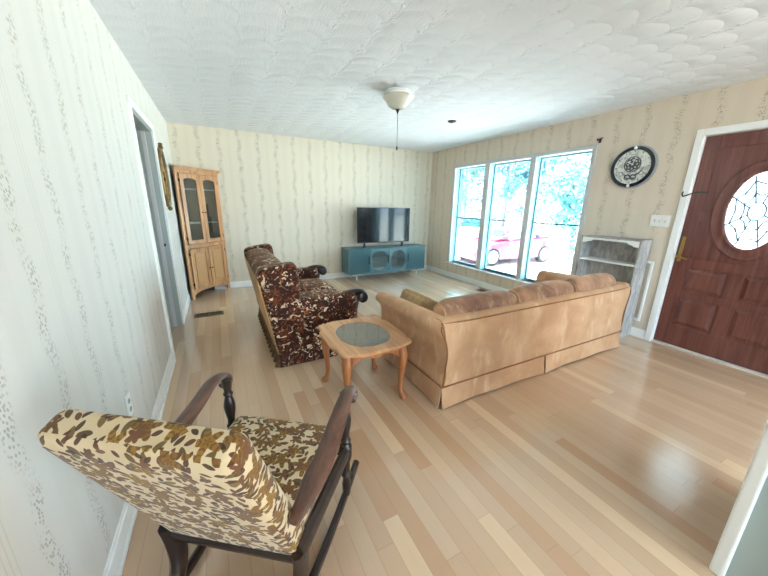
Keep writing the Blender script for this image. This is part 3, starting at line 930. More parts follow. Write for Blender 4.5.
# ================================================================== end table
ET = thing('end_table', 'honey wood end table with cabriole legs and smoked glass inset', 'end table', (1.350, 1.445, 0))
HX, HY, ZT = .286, .312, .474
q = [(HX, 0), (HX + .004, .10), (HX - .006, .160), (HX - .026, .180), (HX - .020, .21), (HX - .018, .245), (HX - .030, .276), (HX - .06, .290), (HX - .085, .288), (HX - .108, .300), (HX - .16, .318), (0, HY)]
poly = q + [(-x, y) for x, y in q[-2::-1]] + [(-x, -y) for x, y in q[1:]] + [(x, -y) for x, y in q[-2:0:-1]]
def polar(poly, ang):
    c, s = math.cos(ang), math.sin(ang)
    best = 0
    n = len(poly)
    for i in range(n):
        (x1, y1), (x2, y2) = poly[i], poly[(i + 1) % n]
        dx, dy = x2 - x1, y2 - y1
        den = c * dy - s * dx
        if abs(den) < 1e-9: continue
        t = (x1 * dy - y1 * dx) / den
        u = (x1 * s - y1 * c) / den
        if t > 0 and -1e-6 <= u <= 1 + 1e-6: best = max(best, t)
    return (c * best, s * best)
NA = 120
angs = [2 * PI * k / NA for k in range(NA)]
outer = [polar(poly, a) for a in angs]
GA, GB = .185, .225
inner = [(GA * math.copysign(abs(math.cos(a)) ** .85, math.cos(a)), GB * math.copysign(abs(math.sin(a)) ** .85, math.sin(a))) for a in angs]
inner = [polar(inner, a) for a in angs]
b = nb()
layers = [(.982, ZT), (1.0, ZT - .006), (.996, ZT - .014), (.962, ZT - .020), (.950, ZT - .030)]
rings = [[b.verts.new((x * s, y * s, z)) for x, y in outer] for s, z in layers]
inn = [[b.verts.new((x * s, y * s, z)) for x, y in inner] for s, z in ((1.02, ZT), (1.0, ZT - .004), (1.0, ZT - .030))]
allr = inn[::-1] + rings
for r0, r1 in zip(allr, allr[1:] + allr[:1]):
    for k in range(NA): b.faces.new((r0[k], r0[(k + 1) % NA], r1[(k + 1) % NA], r1[k]))
obj('tabletop', b, M_table, ET, 35)
b = nb(); prism(b, [(x * .999, y * .999) for x, y in inner], 'z', ZT - .012, ZT - .005)
obj('glass_inset', b, M_tableglass, ET)['label'] = 'smoked glass inset'
def apron(w):
    n = 24; out = [(-w, ZT - .028)]; low = []
    for k in range(n + 1):
        t = -1 + 2 * k / n
        d = .072 + .020 * math.cos(t * PI * 2) - .014 * math.cos(t * PI) + .022 * abs(t) ** 5
        low.append((t * w, ZT - .03 - d * .78))
    return [(w, ZT - .028), (-w, ZT - .028)] + low
for w, ax, o in ((.195, 'y', .222), (.195, 'y', -.240), (.215, 'x', .203), (.215, 'x', -.221)):
    b = nb(); prism(b, apron(w), ax, o, o + .018)
    obj('apron', b, M_tleg, ET)
for sx in (-1, 1):
    for sy in (-1, 1):
        b = nb()
        X, Y = .205 * sx, .224 * sy
        k1 = lambda d, z: (X + sx * d, Y + sy * d, z)
        path = spline([k1(-.004, ZT - .03), k1(.0, .40), k1(.008, .345), k1(.006, .27), k1(.000, .17), k1(.0, .09), k1(.008, .045), k1(.018, .018), k1(.020, .004)], 4)
        rr = [.030, .031, .033, .034, .035, .036, .036, .035, .034, .032, .030, .028, .026, .024, .0225, .021, .020, .019, .018, .0175, .017, .0165, .017, .018, .020, .0225, .025, .027, .028, .0285, .027, .025, .022]
        tube(b, path, rr[:len(path)], 12)
        obj('leg', b, M_tleg, ET, 50)
# ================================================================== corner cabinet
CC = thing('corner_cabinet', 'tall honey oak corner cabinet with two arched glass doors', 'cabinet', (.303, 4.834, 0), math.radians(45))
HWD = .357
SD = [(-HWD, 0), (HWD, 0), (HWD - .004, .02), (.352, .025)]
b = nb()
box(b, -HWD, -HWD + .045, 0, .022, 0, 1.79, .003); box(b, HWD - .045, HWD, 0, .022, 0, 1.79, .003)
box(b, -HWD + .045, HWD - .045, .002, .022, .735, .79, .002); box(b, -HWD + .045, HWD - .045, .002, .022, 1.755, 1.79, .002)
ap = [(-HWD + .045, .145), (HWD - .045, .145), (HWD - .045, .055)] + [(.30 * math.cos(t), .055 + .055 * math.sin(t)) for t in [PI * k / 14 for k in range(1, 14)]] + [(-HWD + .045, .055)]
prism(b, ap, 'y', .002, .022)
obj('face_frame', b, M_oak, CC)
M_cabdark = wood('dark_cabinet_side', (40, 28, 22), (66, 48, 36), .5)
b = nb()
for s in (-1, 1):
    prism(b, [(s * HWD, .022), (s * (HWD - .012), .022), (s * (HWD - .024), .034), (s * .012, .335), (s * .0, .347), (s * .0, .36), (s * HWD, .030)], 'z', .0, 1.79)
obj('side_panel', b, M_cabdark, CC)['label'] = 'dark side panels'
b = nb()
for s in (-1, 1):
    prism(b, [(s * (HWD - .026), .0345), (s * .0, .3345), (s * .0, .332), (s * (HWD - .026), .032)], 'z', .12, 1.76)
obj('back_lining', b, plain('pale_cabinet_lining', (176, 158, 136), .6), CC)['label'] = 'pale lining behind the glass'
for z in (.10, .76, 1.075, 1.545, 1.765):
    b = nb(); prism(b, [(-HWD + .030, .024), (HWD - .030, .024), (.006, .320), (-.006, .320)], 'z', z, z + .018)
    obj('shelf', b, M_oak if z in (.10, .76, 1.765) else M_white, CC)
b = nb()
for z0, z1, o in ((1.79, 1.806, .012), (1.806, 1.826, .030), (1.826, 1.838, .044)):
    prism(b, [(-HWD - o * .6, -o), (HWD + o * .6, -o), (HWD, .03), (0, .36), (-HWD, .03)], 'z', z0, z1)
obj('crown_moulding', b, M_oak, CC)
for s in (-1, 1):
    x0, x1 = (-HWD + .048, -.003) if s < 0 else (.003, HWD - .048)
    # upper door: frame with an arched opening
    b = nb()
    z0, z1, w = .80, 1.748, .052
    NP = 16
    ix0, ix1, iz0, iz1 = x0 + w, x1 - w, z0 + .052, z1 - .088
    inner = [(ix0, iz0), (ix1, iz0)] + [((ix0 + ix1) / 2 + (ix1 - ix0) / 2 * math.cos(PI * k / NP), iz1 + .034 * math.sin(PI * k / NP)) for k in range(NP + 1)]
    outer = [(x0, z0), (x1, z0)] + [(x1 + (x0 - x1) * k / NP, z1) for k in range(NP + 1)]
    ring_prism(b, outer, inner, 'y', -.020, -.001)
    d = obj('glass_door', b, M_oak, CC)
    b = nb(); prism(b, inner, 'y', -.012, -.009)
    obj('pane', b, M_cabglass, CC).parent = d
    b = nb(); lathe(b, [(.004, 0), (.005, -.010), (.010, -.016), (.009, -.024), (.002, -.027)], (s * .024, -.020, 1.235), 12, 'y')
    kn = obj('knob', b, M_black, d, 50)
    # lower door: frame, burl panel
    b = nb()
    z0, z1 = .150, .730
    box(b, x0, x0 + w, -.020, -.001, z0, z1, .003); box(b, x1 - w, x1, -.020, -.001, z0, z1, .003)
    box(b, x0 + w, x1 - w, -.020, -.001, z0, z0 + w, .003); box(b, x0 + w, x1 - w, -.020, -.001, z1 - w, z1, .003)
    d = obj('lower_door', b, M_oak, CC)
    b = nb(); box(b, x0 + w, x1 - w, -.012, -.004, z0 + w, z1 - w); box(b, x0 + w + .016, x1 - w - .016, -.017, -.010, z0 + w + .016, z1 - w - .016, .006, 1)
    obj('panel', b, M_burl, d)
    b = nb(); lathe(b, [(.004, 0), (.005, -.010), (.010, -.016), (.009, -.024), (.002, -.027)], (s * .024, -.020, .42), 12, 'y')
    obj('knob', b, M_black, d, 50)
    xh = x0 - .003 if s < 0 else x1 + .003
    for z in (.22, .66, .88, 1.66):
        b = nb(); box(b, xh - .005, xh + .005, -.024, -.002, z - .022, z + .022, .001)
        obj('hinge', b, M_black, CC)

# ================================================================== tv stand
M_pale_metal = plain('satin_pale_metal', (222, 226, 226), .25, metal=.3)
M_teal = plain('teal_paint', (76, 116, 124), .35, vary=.03)
M_tealdk = plain('dark_teal_paint', (58, 102, 108), .42, vary=.03)  # darker teal for the reeding
TS = thing('tv_stand', 'low teal media console on slim metal legs against the back wall', 'media console', (3.35, 4.88, 0))
x0, x1, y0, y1, z0, z1 = 2.515, 4.185, 4.69, 5.07, .125, .598
b = nb()
box(b, x0 - .006, x1 + .006, y0 - .012, y1, z1 - .022, z1, .004)
box(b, x0, x1, y0 + .004, y1, z0, z0 + .02, .002)
box(b, x0, x0 + .02, y0 + .004, y1, z0 + .02, z1 - .022); box(b, x1 - .02, x1, y0 + .004, y1, z0 + .02, z1 - .022)
box(b, x0 + .02, x1 - .02, y1 - .012, y1, z0 + .02, z1 - .022)
for x in (2.936, 3.75): box(b, x - .009, x + .009, y0 + .03, y1 - .012, z0 + .02, z1 - .022)
box(b, 2.945, 3.741, y0 + .05, y1 - .012, .352, .366)
objw('carcass', b, M_teal, TS)
for a, c in ((x0 + .022, 2.932), (3.754, x1 - .022)):
    b = nb()
    box(b, a, c, y0 + .006, y0 + .022, z0 + .022, z1 - .024)
    nf = 22
    for k in range(nf):
        xa_ = a + (c - a) * (k + .5) / nf
        tube(b, [(xa_, y0 + .006, z0 + .024), (xa_, y0 + .006, z1 - .026)], (c - a) / nf * .46, 8)
    objw('fluted_door', b, M_teal, TS, smooth=50)
M_mesh = glass('reeded_door_glass', (.80, .88, .92, 1), .16, .2)
for a, c, in ((2.940, 3.343), (3.349, 3.746)):
    b = nb()
    out = rrect(a, c, z0 + .024, z1 - .026, .004, 8)
    inn = rrect(a + .034, c - .034, z0 + .05, z1 - .05, .15, 8)
    ring_prism(b, out, inn, 'y', y0 - .002, y0 + .016)
    dr = objw('glass_door', b, M_teal, TS)
    b = nb(); prism(b, inn, 'y', y0 + .006, y0 + .010)
    objw('pane', b, M_mesh, TS, dr)
    b = nb()
    for k in range(1, 16):
        xx = a + .04 + (c - a - .08) * k / 16
        zz = .115 * (1 - math.sqrt(max(0, 1 - max(0, abs(2 * k / 16 - 1) * (c - a - .08) / 2 - ((c - a - .08) / 2 - .13)) ** 2 / .13 ** 2)))
        box(b, xx - .0015, xx + .0015, y0 + .002, y0 + .006, z0 + .062 + zz, z1 - .062 - zz)
    objw('reeding', b, M_tealdk, TS, dr)
for x in (2.914, 3.325, 3.770):
    b = nb(); box(b, x - .009, x + .009, y0 - .022, y0 - .008, .305, .455, .003); box(b, x - .004, x + .004, y0 - .008, y0 + .008, .33, .345); box(b, x - .004, x + .004, y0 - .008, y0 + .008, .415, .43)
    objw('pull', b, M_black, TS)
for x in (2.69, 4.03):
    for y in (4.75, 5.02):
        b = nb(); lathe(b, [(.010, 0), (.011, .004), (.013, .125)], (x, y, 0), 12)
        objw('leg', b, M_pale_metal, TS, smooth=40)

# ================================================================== television
M_screen = NT('dark_screen').bsdf(lin(10, 14, 20), .10, spec=.6, coat=.3, coat_rough=.04)
TV = thing('television', 'black flat screen television standing on the teal console', 'television', (3.295, 4.82, .598))
b = nb(); box(b, 2.735, 3.855, 4.806, 4.835, .685, 1.335, .004); box(b, 2.95, 3.64, 4.835, 4.875, .72, 1.06, .01)
objw('housing', b, M_black, TV)
b = nb(); box(b, 2.743, 3.847, 4.803, 4.808, .702, 1.327)
objw('screen', b, M_screen, TV)
for x in (2.88, 3.70):
    b = nb()
    tube(b, [(x - .06, 4.735, .614), (x - .01, 4.80, .66), (x, 4.82, .70), (x + .0, 4.835, .66), (x + .05, 4.90, .614)], [(.011, .018)] * 5, 8)
    objw('foot', b, M_black, TV, smooth=50)
b = nb(); box(b, 3.255, 3.335, 4.800, 4.812, .680, .700, .003)
objw('sensor_lip', b, M_black, TV)

# ================================================================== wall mirror (seen edge-on)
M_gilt = NT('aged_gilt')
_n = M_gilt.noise(M_gilt.obj(), 40, 4)[0]
M_gilt = M_gilt.bsdf(M_gilt.mix(_n, lin(66, 50, 28), lin(168, 140, 88)), .42, M_gilt.bump(_n, .6, .01), metal=.7)
MI = thing('wall_mirror', 'oval mirror in ornate antique gold frame on the left wall', 'mirror', (0, 3.93, 1.63))
b = nb()
n = 48
A_, B_ = .165, .262
secs = [(.0, .002), (.0, .014), (.016, .024), (.034, .019), (.050, .027), (.066, .016), (.072, .002)]
rings = []
for off, x in secs:
    rings.append([b.verts.new((x, 3.93 + (A_ + off * (1 + .22 * math.cos(12 * 2 * PI * k / n) * (off > .04))) * math.cos(2 * PI * k / n), 1.63 + (B_ + off * (1 + .22 * math.cos(12 * 2 * PI * k / n) * (off > .04))) * math.sin(2 * PI * k / n))) for k in range(n)])
for r0, r1 in zip(rings, rings[1:] + rings[:1]):
    for k in range(n): b.faces.new((r0[k], r0[(k + 1) % n], r1[(k + 1) % n], r1[k]))
objw('frame', b, M_gilt, MI, smooth=50)
b = nb()
for dy, dz, r in ((0, .338, .024), (-.030, .326, .018), (.030, .326, .018), (0, .362, .014), (0, -.330, .022), (-.03, -.322, .016), (.03, -.322, .016)):
    b = nb()
    lathe(b, [(r * .3, -.006), (r, .008), (r * .8, .028), (r * .2, .036)], (.004, 3.93 + dy, 1.63 + dz), 12, 'x')
    objw('crest_bead', b, M_gilt, MI, smooth=50)
b = nb(); prism(b, oval(3.93, 1.63, A_ + .002, B_ + .002, 48), 'x', .008, .012)
objw('mirror_glass', b, NT('silvered_mirror').bsdf(lin(225, 228, 228), .03, metal=1.0), MI)

# ================================================================== ceiling light and ceiling cap
LX, LY = 2.155, 2.42
CL = thing('ceiling_light', 'flush ceiling lamp with white bell shaped glass and pull chain', 'ceiling light', (LX, LY, H))
M_lampglass = NT('opal_glass').bsdf(lin(214, 214, 200), .25, spec=.5, coat=.3)
b = nb(); lathe(b, [(.02, 0), (.118, -.001), (.124, -.012), (.118, -.026), (.128, -.034), (.122, -.044), (.02, -.046)], (0, 0, 0), 36)
obj('canopy', b, M_white, CL, 40)
b = nb(); lathe(b, [(.100, -.040), (.146, -.046), (.150, -.054), (.140, -.066), (.122, -.082), (.108, -.104), (.092, -.128), (.062, -.148), (.02, -.156), (.004, -.157)], (0, 0, 0), 40)
obj('shade', b, M_lampglass, CL, 60)
b = nb(); lathe(b, [(.004, -.150), (.017, -.153), (.020, -.160), (.013, -.170), (.009, -.182), (.004, -.196)], (0, 0, 0), 14)
obj('finial', b, M_black, CL, 50)
b = nb()
tube(b, [(.002, .0, -.19), (.003, .001, -.35), (.002, 0, -.49)], .0022, 6)
lathe(b, [(.003, -.485), (.007, -.492), (.009, -.505), (.007, -.52), (.002, -.525)], (.002, 0, 0), 10)
obj('pull_chain', b, M_lead, CL, 50)
b = nb(); lathe(b, [(.004, 0), (.052, -.001), (.056, -.006), (.05, -.012), (.012, -.015), (.008, -.026), (.002, -.028)], (0, 0, 0), 20)
cap = obj('ceiling_rosette', b, plain('dull_bronze', (66, 60, 54), .5, metal=.4), None, 40)
cap.location = (3.287, 2.991, H)
tag(cap, 'small dark round plate on the ceiling beyond the lamp', 'ceiling plate')

# ================================================================== wall clock
CK = thing('wall_clock', 'round wall clock with navy rim and silver edge over the bookcase', 'clock', (W, 1.412, 1.825))
def ycl(r0, r1, xa_, xb_, n=56):
    bm = nb(); ring_prism(bm, oval(1.412, 1.825, r1, r1, n), oval(1.412, 1.825, r0, r0, n), 'x', xa_, xb_); return bm
b = nb(); lathe(b, [(.20, 0), (.216, -.004), (.219, -.022), (.212, -.040), (.200, -.042), (.200, -.03)], (W, 1.412, 1.825), 56, 'x')
objw('case', b, plain('silver_case', (176, 178, 186), .3, metal=.7), CK, smooth=50)
objw('rim', ycl(.172, .205, W - .044, W - .03), plain('navy_rim', (18, 26, 40), .2, coat=.5), CK)
def speckle_face():
    k = NT('pale_clock_face'); v = k.noise(k.obj(), 26, 3)[0]
    return k.bsdf(k.mix(k.step(v, .45, .6), lin(226, 228, 222), lin(186, 190, 184)), .35)
b = nb(); prism(b, oval(1.412, 1.825, .177, .177, 48), 'x', W - .036, W - .030)
objw('face', b, speckle_face(), CK)
M_ink = plain('dark_clock_print', (84, 86, 86), .4)
b = nb()
for k in range(12):
    a = 2 * PI * k / 12
    b = nb()
    vs = box(b, -.0008, .0008, -.003, .003, .146, .166); xform(vs, Matrix.Translation((W - .037, 1.412, 1.825)) @ Matrix.Rotation(a, 4, 'X'))
    objw('hour_mark', b, M_ink, CK)
b = nb()
DYc, DZc = 1.412, 1.852
ring_prism(b, oval(DYc, DZc, .080, .080, 40), oval(DYc, DZc, .070, .070, 40), 'x', W - .041, W - .036)
for k in range(8):
    a = 2 * PI * k / 8
    r = .043
    ring_prism(b, oval(DYc + r * math.cos(a), DZc + r * math.sin(a), .024, .024, 16), oval(DYc + r * math.cos(a), DZc + r * math.sin(a), .010, .010, 16), 'x', W - .0405 - .0002 * k, W - .037)
ring_prism(b, oval(DYc, DZc, .022, .022, 16), oval(DYc, DZc, .006, .006, 16), 'x', W - .0430, W - .037)
objw('skeleton_dial', b, M_ink, CK)
b = nb()
arc = [(W - .040, 1.412 + .112 * math.cos(t), 1.845 + .112 * math.sin(t)) for t in [PI * (1.05 + .75 * k / 20) for k in range(21)]]
tube(b, arc, [.001 + .007 * math.sin(PI * k / 20) for k in range(21)], 8)
objw('crescent', b, M_ink, CK)
for dy in (-.028, .028):
    b = nb()
    ring_prism(b, oval(1.412 + dy, 1.722, .030, .030, 24), oval(1.412 + dy, 1.722, .024, .024, 24), 'x', W - .044, W - .036)
    pb = objw('pendulum', b, M_ink, CK)
    b = nb(); lathe(b, [(.001, -.016), (.014, -.013), (.022, -.004), (.023, 0)], (W - .036, 1.412 + dy, 1.722), 18, 'x')
    objw('ball', b, M_chrome, CK, pb, smooth=60)
for dy in (-.095, .095):
    b = nb(); ring_prism(b, oval(1.412 + dy, 1.760, .022, .022, 20), oval(1.412 + dy, 1.760, .018, .018, 20), 'x', W - .039, W - .036)
    objw('scroll_motif', b, M_ink, CK)
for z in (1.825 + .190, 1.825 - .190):
    b = nb(); lathe(b, [(.002, -.056), (.014, -.050), (.016, -.044)], (W, 1.412, z), 10, 'x')
    objw('gem', b, M_white, CK, smooth=50)
b = nb()
for a, L, wv in ((math.radians(-60), .055, .004), (math.radians(20), .075, .003)):
    vs = box(b, -.0008, .0008, -wv, wv, -.012, L); xform(vs, Matrix.Translation((W - .0445, DYc, DZc)) @ Matrix.Rotation(a, 4, 'X'))
objw('hands', b, M_white, CK)

# ================================================================== bookcase by the door, moulding frame, switch, hooks, vents
M_shabby = NT('whitewashed_wood')
_v = M_shabby.scale(M_shabby.obj(), (1, 1, .35))
_f = M_shabby.step(M_shabby.noise(_v, 16, 5, .65, .8)[0], .38, .66)
M_shabby = M_shabby.bsdf(M_shabby.mix(_f, lin(150, 147, 143), lin(188, 186, 182)), .6)
BC = thing('bookcase', 'small grey whitewashed bookcase with scalloped top between window and front door', 'bookcase', (4.43, 1.385, 0))
x0, x1, y0, y1, zt = 4.305, 4.515, 1.085, 1.695, 1.065
for ya, yb in ((y0, y0 + .02), (y1 - .02, y1)):
    b = nb(); box(b, x0, x1, ya, yb, 0, zt, .003)
    objw('side_panel', b, M_shabby, BC)
b = nb(); box(b, x1 - .008, x1, y0 + .02, y1 - .02, .06, zt - .01)
objw('back_panel', b, M_shabby, BC)
b = nb(); box(b, x0 - .004, x1, y0 - .004, y1 + .004, zt, zt + .016, .003)
objw('top', b, M_shabby, BC)
for z in (.075, .32, .56, .80):
    b = nb(); box(b, x0 + .006, x1 - .008, y0 + .02, y1 - .02, z, z + .018, .002)
    objw('shelf', b, M_white, BC)
b = nb()
ap = [(y0 + .02, zt), (y1 - .02, zt), (y1 - .02, zt - .062), (y1 - .06, zt - .060), (y1 - .085, zt - .045), (y1 - .11, zt - .042), (y1 - .13, zt - .022), (y0 + .13, zt - .022), (y0 + .11, zt - .042), (y0 + .085, zt - .045), (y0 + .06, zt - .060), (y0 + .02, zt - .062)]
prism(b, ap, 'x', x0, x0 + .014)
objw('scalloped_apron', b, M_white, BC)['label'] = 'white scalloped apron'
b = nb(); box(b, x0 + .004, x0 + .018, y0 + .02, y1 - .02, 0, .075)
objw('plinth', b, M_shabby, BC)

b = nb()
fy0, fy1, fz0, fz1 = 1.030, 1.72, .185, .855
for a, c, d, e in ((fy0, fy0 + .026, fz0, fz1), (fy1 - .026, fy1, fz0, fz1), (fy0 + .026, fy1 - .026, fz0, fz0 + .026), (fy0 + .026, fy1 - .026, fz1 - .026, fz1)):
    box(b, W - .014, W, a, c, d, e, .004)
o = obj('wall_moulding', b, M_white)
tag(o, 'white rectangular moulding frame fixed to the wall behind the grey bookcase', 'wall moulding')

LSW = thing('light_switch', 'white triple light switch plate between the clock and the front door', 'light switch', (W, 1.067, 1.275))
b = nb(); box(b, W - .007, W, .985, 1.150, 1.216, 1.334, .004)
objw('cover_plate', b, plain('white_plastic', (236, 236, 232), .3, vary=.01), LSW)
for k in range(3):
    yk = 1.021 + .046 * k
    b = nb()
    vs = box(b, -.010, .002, -.005, .005, -.013, .013, .002); xform(vs, Matrix.Translation((W - .008, yk, 1.275)) @ Matrix.Rotation(math.radians(-20), 4, 'Y'))
    box(b, W - .009, W - .006, yk - .008, yk + .008, 1.258, 1.292, .001)
    objw('toggle', b, plain('ivory_toggle', (224, 222, 214), .35, vary=.01), LSW)

OU = thing('wall_outlet', 'white electrical outlet low on the left wall behind the rocking chair', 'outlet', (0, 1.286, .395))
b = nb(); box(b, 0, .007, 1.25, 1.322, .335, .455, .003)
objw('cover_plate', b, M_white, OU)
for z in (.372, .418):
    b = nb(); prism(b, oval(1.286, z, .016, .014, 16), 'x', .007, .009)
    s = objw('socket', b, M_greywhite, OU)
    b = nb()
    for dy in (-.006, .006): box(b, .0085, .0098, 1.286 + dy - .001, 1.286 + dy + .001, z - .003, z + .006)
    objw('slot', b, M_black, OU, s)

b = nb()
box(b, W - .004, W, 1.800, 1.832, 2.128, 2.176, .002)
tube(b, spline([(W - .002, 1.816, 2.158), (W - .035, 1.816, 2.160), (W - .055, 1.816, 2.150), (W - .060, 1.816, 2.168)], 4), .006, 8)
tube(b, [(W - .036, 1.816, 2.160), (W - .036, 1.770, 2.172)], .006, 8)
o = obj('curtain_bracket', b, M_black, None, 40)
tag(o, 'black curtain rod bracket left on the wall above the window corner', 'curtain bracket')

M_vent = plain('bronze_vent', (112, 92, 66), .45, metal=.3)
def vent(loc, rz, label, L=.33, B=.15):
    v = thing('floor_vent', label, 'floor vent', loc, rz, 'floor vents')
    b = nb()
    ring_prism(b, rrect(-L / 2, L / 2, -B / 2, B / 2, .006, 3), rrect(-L / 2 + .022, L / 2 - .022, -B / 2 + .022, B / 2 - .022, .003, 3), 'z', .0005, .006)
    box(b, -.007, .007, -B / 2 + .022, B / 2 - .022, .0005, .005)
    obj('frame', b, M_vent, v)
    b = nb()
    for k in range(14):
        x = -L / 2 + .034 + (L - .068) * k / 13
        vs = box(b, -.0015, .0015, -B / 2 + .022, B / 2 - .022, -.0022, .0022); xform(vs, Matrix.Translation((x, 0, .0033)) @ Matrix.Rotation(.6, 4, 'Y'))
    obj('louvres', b, M_vent, v)
    b = nb(); box(b, -L / 2 + .02, L / 2 - .02, -B / 2 + .02, B / 2 - .02, .0003, .0010)
    obj('duct_shade_sheet', b, M_black, v)  # black sheet painting the shade inside the duct
vent((.268, 3.815, 0), 0.0, 'bronze floor vent in front of the honey oak corner cabinet')
vent((4.36, 3.13, 0), PI / 2, 'bronze floor vent under the triple window')
# ------------------------------------------------------------------ outside the window
GZ = -.80
b = nb(); box(b, W + .15, 90, -40, 90, GZ - .1, GZ); 
struct(obj('ground', b, plain('pale_driveway', (214, 212, 206), .85, vary=.05, vscale=.4)))
b = nb(); box(b, -30, W + .15, -40, Y_REAR - .15, GZ - .1, GZ)
struct(obj('ground_rear', b, plain('neutral_bounce_ground', (150, 150, 146), .9, vary=.1, vscale=2.0)))  # unseen ground, greyed to keep its bounce light neutral
b = nb(); box(b, W + .02, W + .15, Y_REAR - .15, YB + .15, GZ, -.12)
struct(obj('foundation', b, M_conc))

M_leaf = []  # cyan cast of the overexposed daylight put into the leaf colours
for nm, c0, c1 in (('leaf_cyan_cast', (66, 118, 116), (112, 160, 160)), ('leaf_deep_cyan_cast', (48, 98, 116), (94, 146, 160))):
    k = NT(nm)
    f = k.noise(k.obj(), 1.1, 3)[0]
    col = k.mix(k.step(f, .35, .65), lin(*c0), lin(*c1))
    d = k.n('ShaderNodeBsdfDiffuse'); k.put(d.inputs[0], col)
    tl = k.n('ShaderNodeBsdfTranslucent'); k.put(tl.inputs[0], col)
    mx = k.n('ShaderNodeMixShader'); mx.inputs[0].default_value = .35
    k.t.links.new(d.outputs[0], mx.inputs[1]); k.t.links.new(tl.outputs[0], mx.inputs[2]); k.t.links.new(mx.outputs[0], k.out.inputs[0])
    M_leaf.append(k.m)
M_bark = wood('tree_bark', (84, 92, 92), (124, 132, 130), .85, 'z', 8, coat=0)

def leaf_cloud(bm, clumps, per, size, rng):
    for (cx, cy, cz, r, sq) in clumps:
        for _ in range(per):
            v = Vector((rng.gauss(0, 1), rng.gauss(0, 1), rng.gauss(0, 1))).normalized() * r * (.55 + .45 * rng.random())
            c = Vector((cx + v.x, cy + v.y, cz + v.z * sq))
            a = Vector((rng.gauss(0, 1), rng.gauss(0, 1), rng.gauss(0, 1))).normalized()
            bb = a.orthogonal().normalized()
            s = size * (.6 + .8 * rng.random())
            p = [c + a * s, c + bb * s * .5, c - a * s, c - bb * s * .5]
            bm.faces.new([bm.verts.new(q) for q in p])

def tree(loc, h, rad, label, seed, mat, low=.25):
    rng = random.Random(seed)
    t = thing('tree', label, 'tree', loc, 0, 'trees beyond the driveway')
    b = nb()
    tube(b, [(0, 0, 0), (.05, .02, h * .35), (.0, .05, h * .75)], [rad * .09, rad * .065, rad * .03], 10)
    for k in range(5):
        a = 2 * PI * k / 5 + rng.random(); z = h * (.3 + .09 * k)
        tube(b, [(.03, .02, z), (math.cos(a) * rad * .4, math.sin(a) * rad * .4, z + rad * .35)], [rad * .04, rad * .015], 6)
    obj('trunk', b, M_bark, t, 60)
    b = nb()
    cl = []
    for k in range(26):
        a = rng.random() * 2 * PI; f = rng.random()
        z = h * (low + (1 - low) * f)
        rr = rad * (.95 - .75 * f ** 2) * math.sqrt(rng.random())
        cl.append((rr * math.cos(a), rr * math.sin(a), z, rad * (.26 + .16 * rng.random()), .8))
    leaf_cloud(b, cl, 130, .17, rng)
    obj('foliage', b, mat, t)
    return t
tree((20.5, 22.5, GZ), 8.5, 2.7, 'tall leafy tree filling the left pane of the triple window', 1, M_leaf[0], .18)
tree((28.5, 24.4, GZ), 11.0, 3.2, 'big leafy tree seen through the middle pane of the triple window', 2, M_leaf[1], .15)
tree((22.8, 17.2, GZ), 7.2, 2.3, 'broad leafy tree by the right edge of the middle pane', 3, M_leaf[1], .16)
tree((31.5, 19.0, GZ), 5.8, 2.2, 'low rounded tree under the sky gap of the right pane', 4, M_leaf[1], .12)
tree((17.5, 9.9, GZ), 7.6, 2.3, 'leafy tree at the right edge of the right pane', 5, M_leaf[0], .20)
tree((34.0, 37.0, GZ), 12.0, 4.6, 'distant tree behind the left pane tree', 6, M_leaf[0], .12)
tree((36.0, 27.5, GZ), 9.0, 4.4, 'distant tree showing between the middle and right panes', 7, M_leaf[0], .10)
b = nb()
rng = random.Random(21)
leaf_cloud(b, [(-3 + .55 * k, .12 * math.sin(k), .55 + .1 * rng.random(), .72, .8) for k in range(12)], 150, .12, rng)
box(b, -3.2, 3.2, -.35, .35, 0, .5, .1)
hg = obj('hedge', b, M_leaf[1]); hg.location = (24.5, 26.5, GZ); hg.rotation_euler = (0, 0, math.radians(-45))
tag(hg, 'low clipped hedge across the lower left pane', 'hedge')
SH = thing('shrub', 'narrow upright shrub on the driveway edge right of the red car', 'shrub', (12.9, 6.95, GZ))
b = nb(); rng = random.Random(31)
leaf_cloud(b, [(0, 0, .25 + .24 * k, .17 - .012 * k, 1.1) for k in range(7)], 70, .06, rng)
obj('foliage', b, M_leaf[0], SH)
b = nb(); tube(b, [(0, 0, 0), (.01, 0, 1.2)], [.025, .012], 8)
obj('stem', b, M_bark, SH)

# ---- the car
M_paint = NT('red_car_paint').bsdf(lin(150, 46, 86), .25, coat=.8, spec=.6)
M_cglass = NT('car_glass').bsdf(lin(34, 44, 54), .06, spec=.8)
M_tyre = plain('tyre_rubber', (30, 30, 32), .8)
M_alloy = plain('alloy_wheel', (186, 190, 196), .3, metal=.6)
CA = thing('car', 'red coupe car parked on the pale driveway outside the window', 'car', (10.95, 8.62, GZ), math.atan2(.2, -2.72))
b = nb()
side = sm([(-2.22, .34), (-2.30, .62), (-2.20, .90), (-1.75, .97), (-1.2, .965), (.0, .93), (.75, .92), (1.5, .83), (2.05, .70), (2.24, .52), (2.20, .30), (1.8, .20), (0, .19), (-1.8, .21)], 4)
soft_prism(b, side, 'y', [(-.90, .10), (-.89, .06), (-.84, .015), (-.70, 0), (0, 0), (.70, 0), (.84, .015), (.89, .06), (.90, .10)])
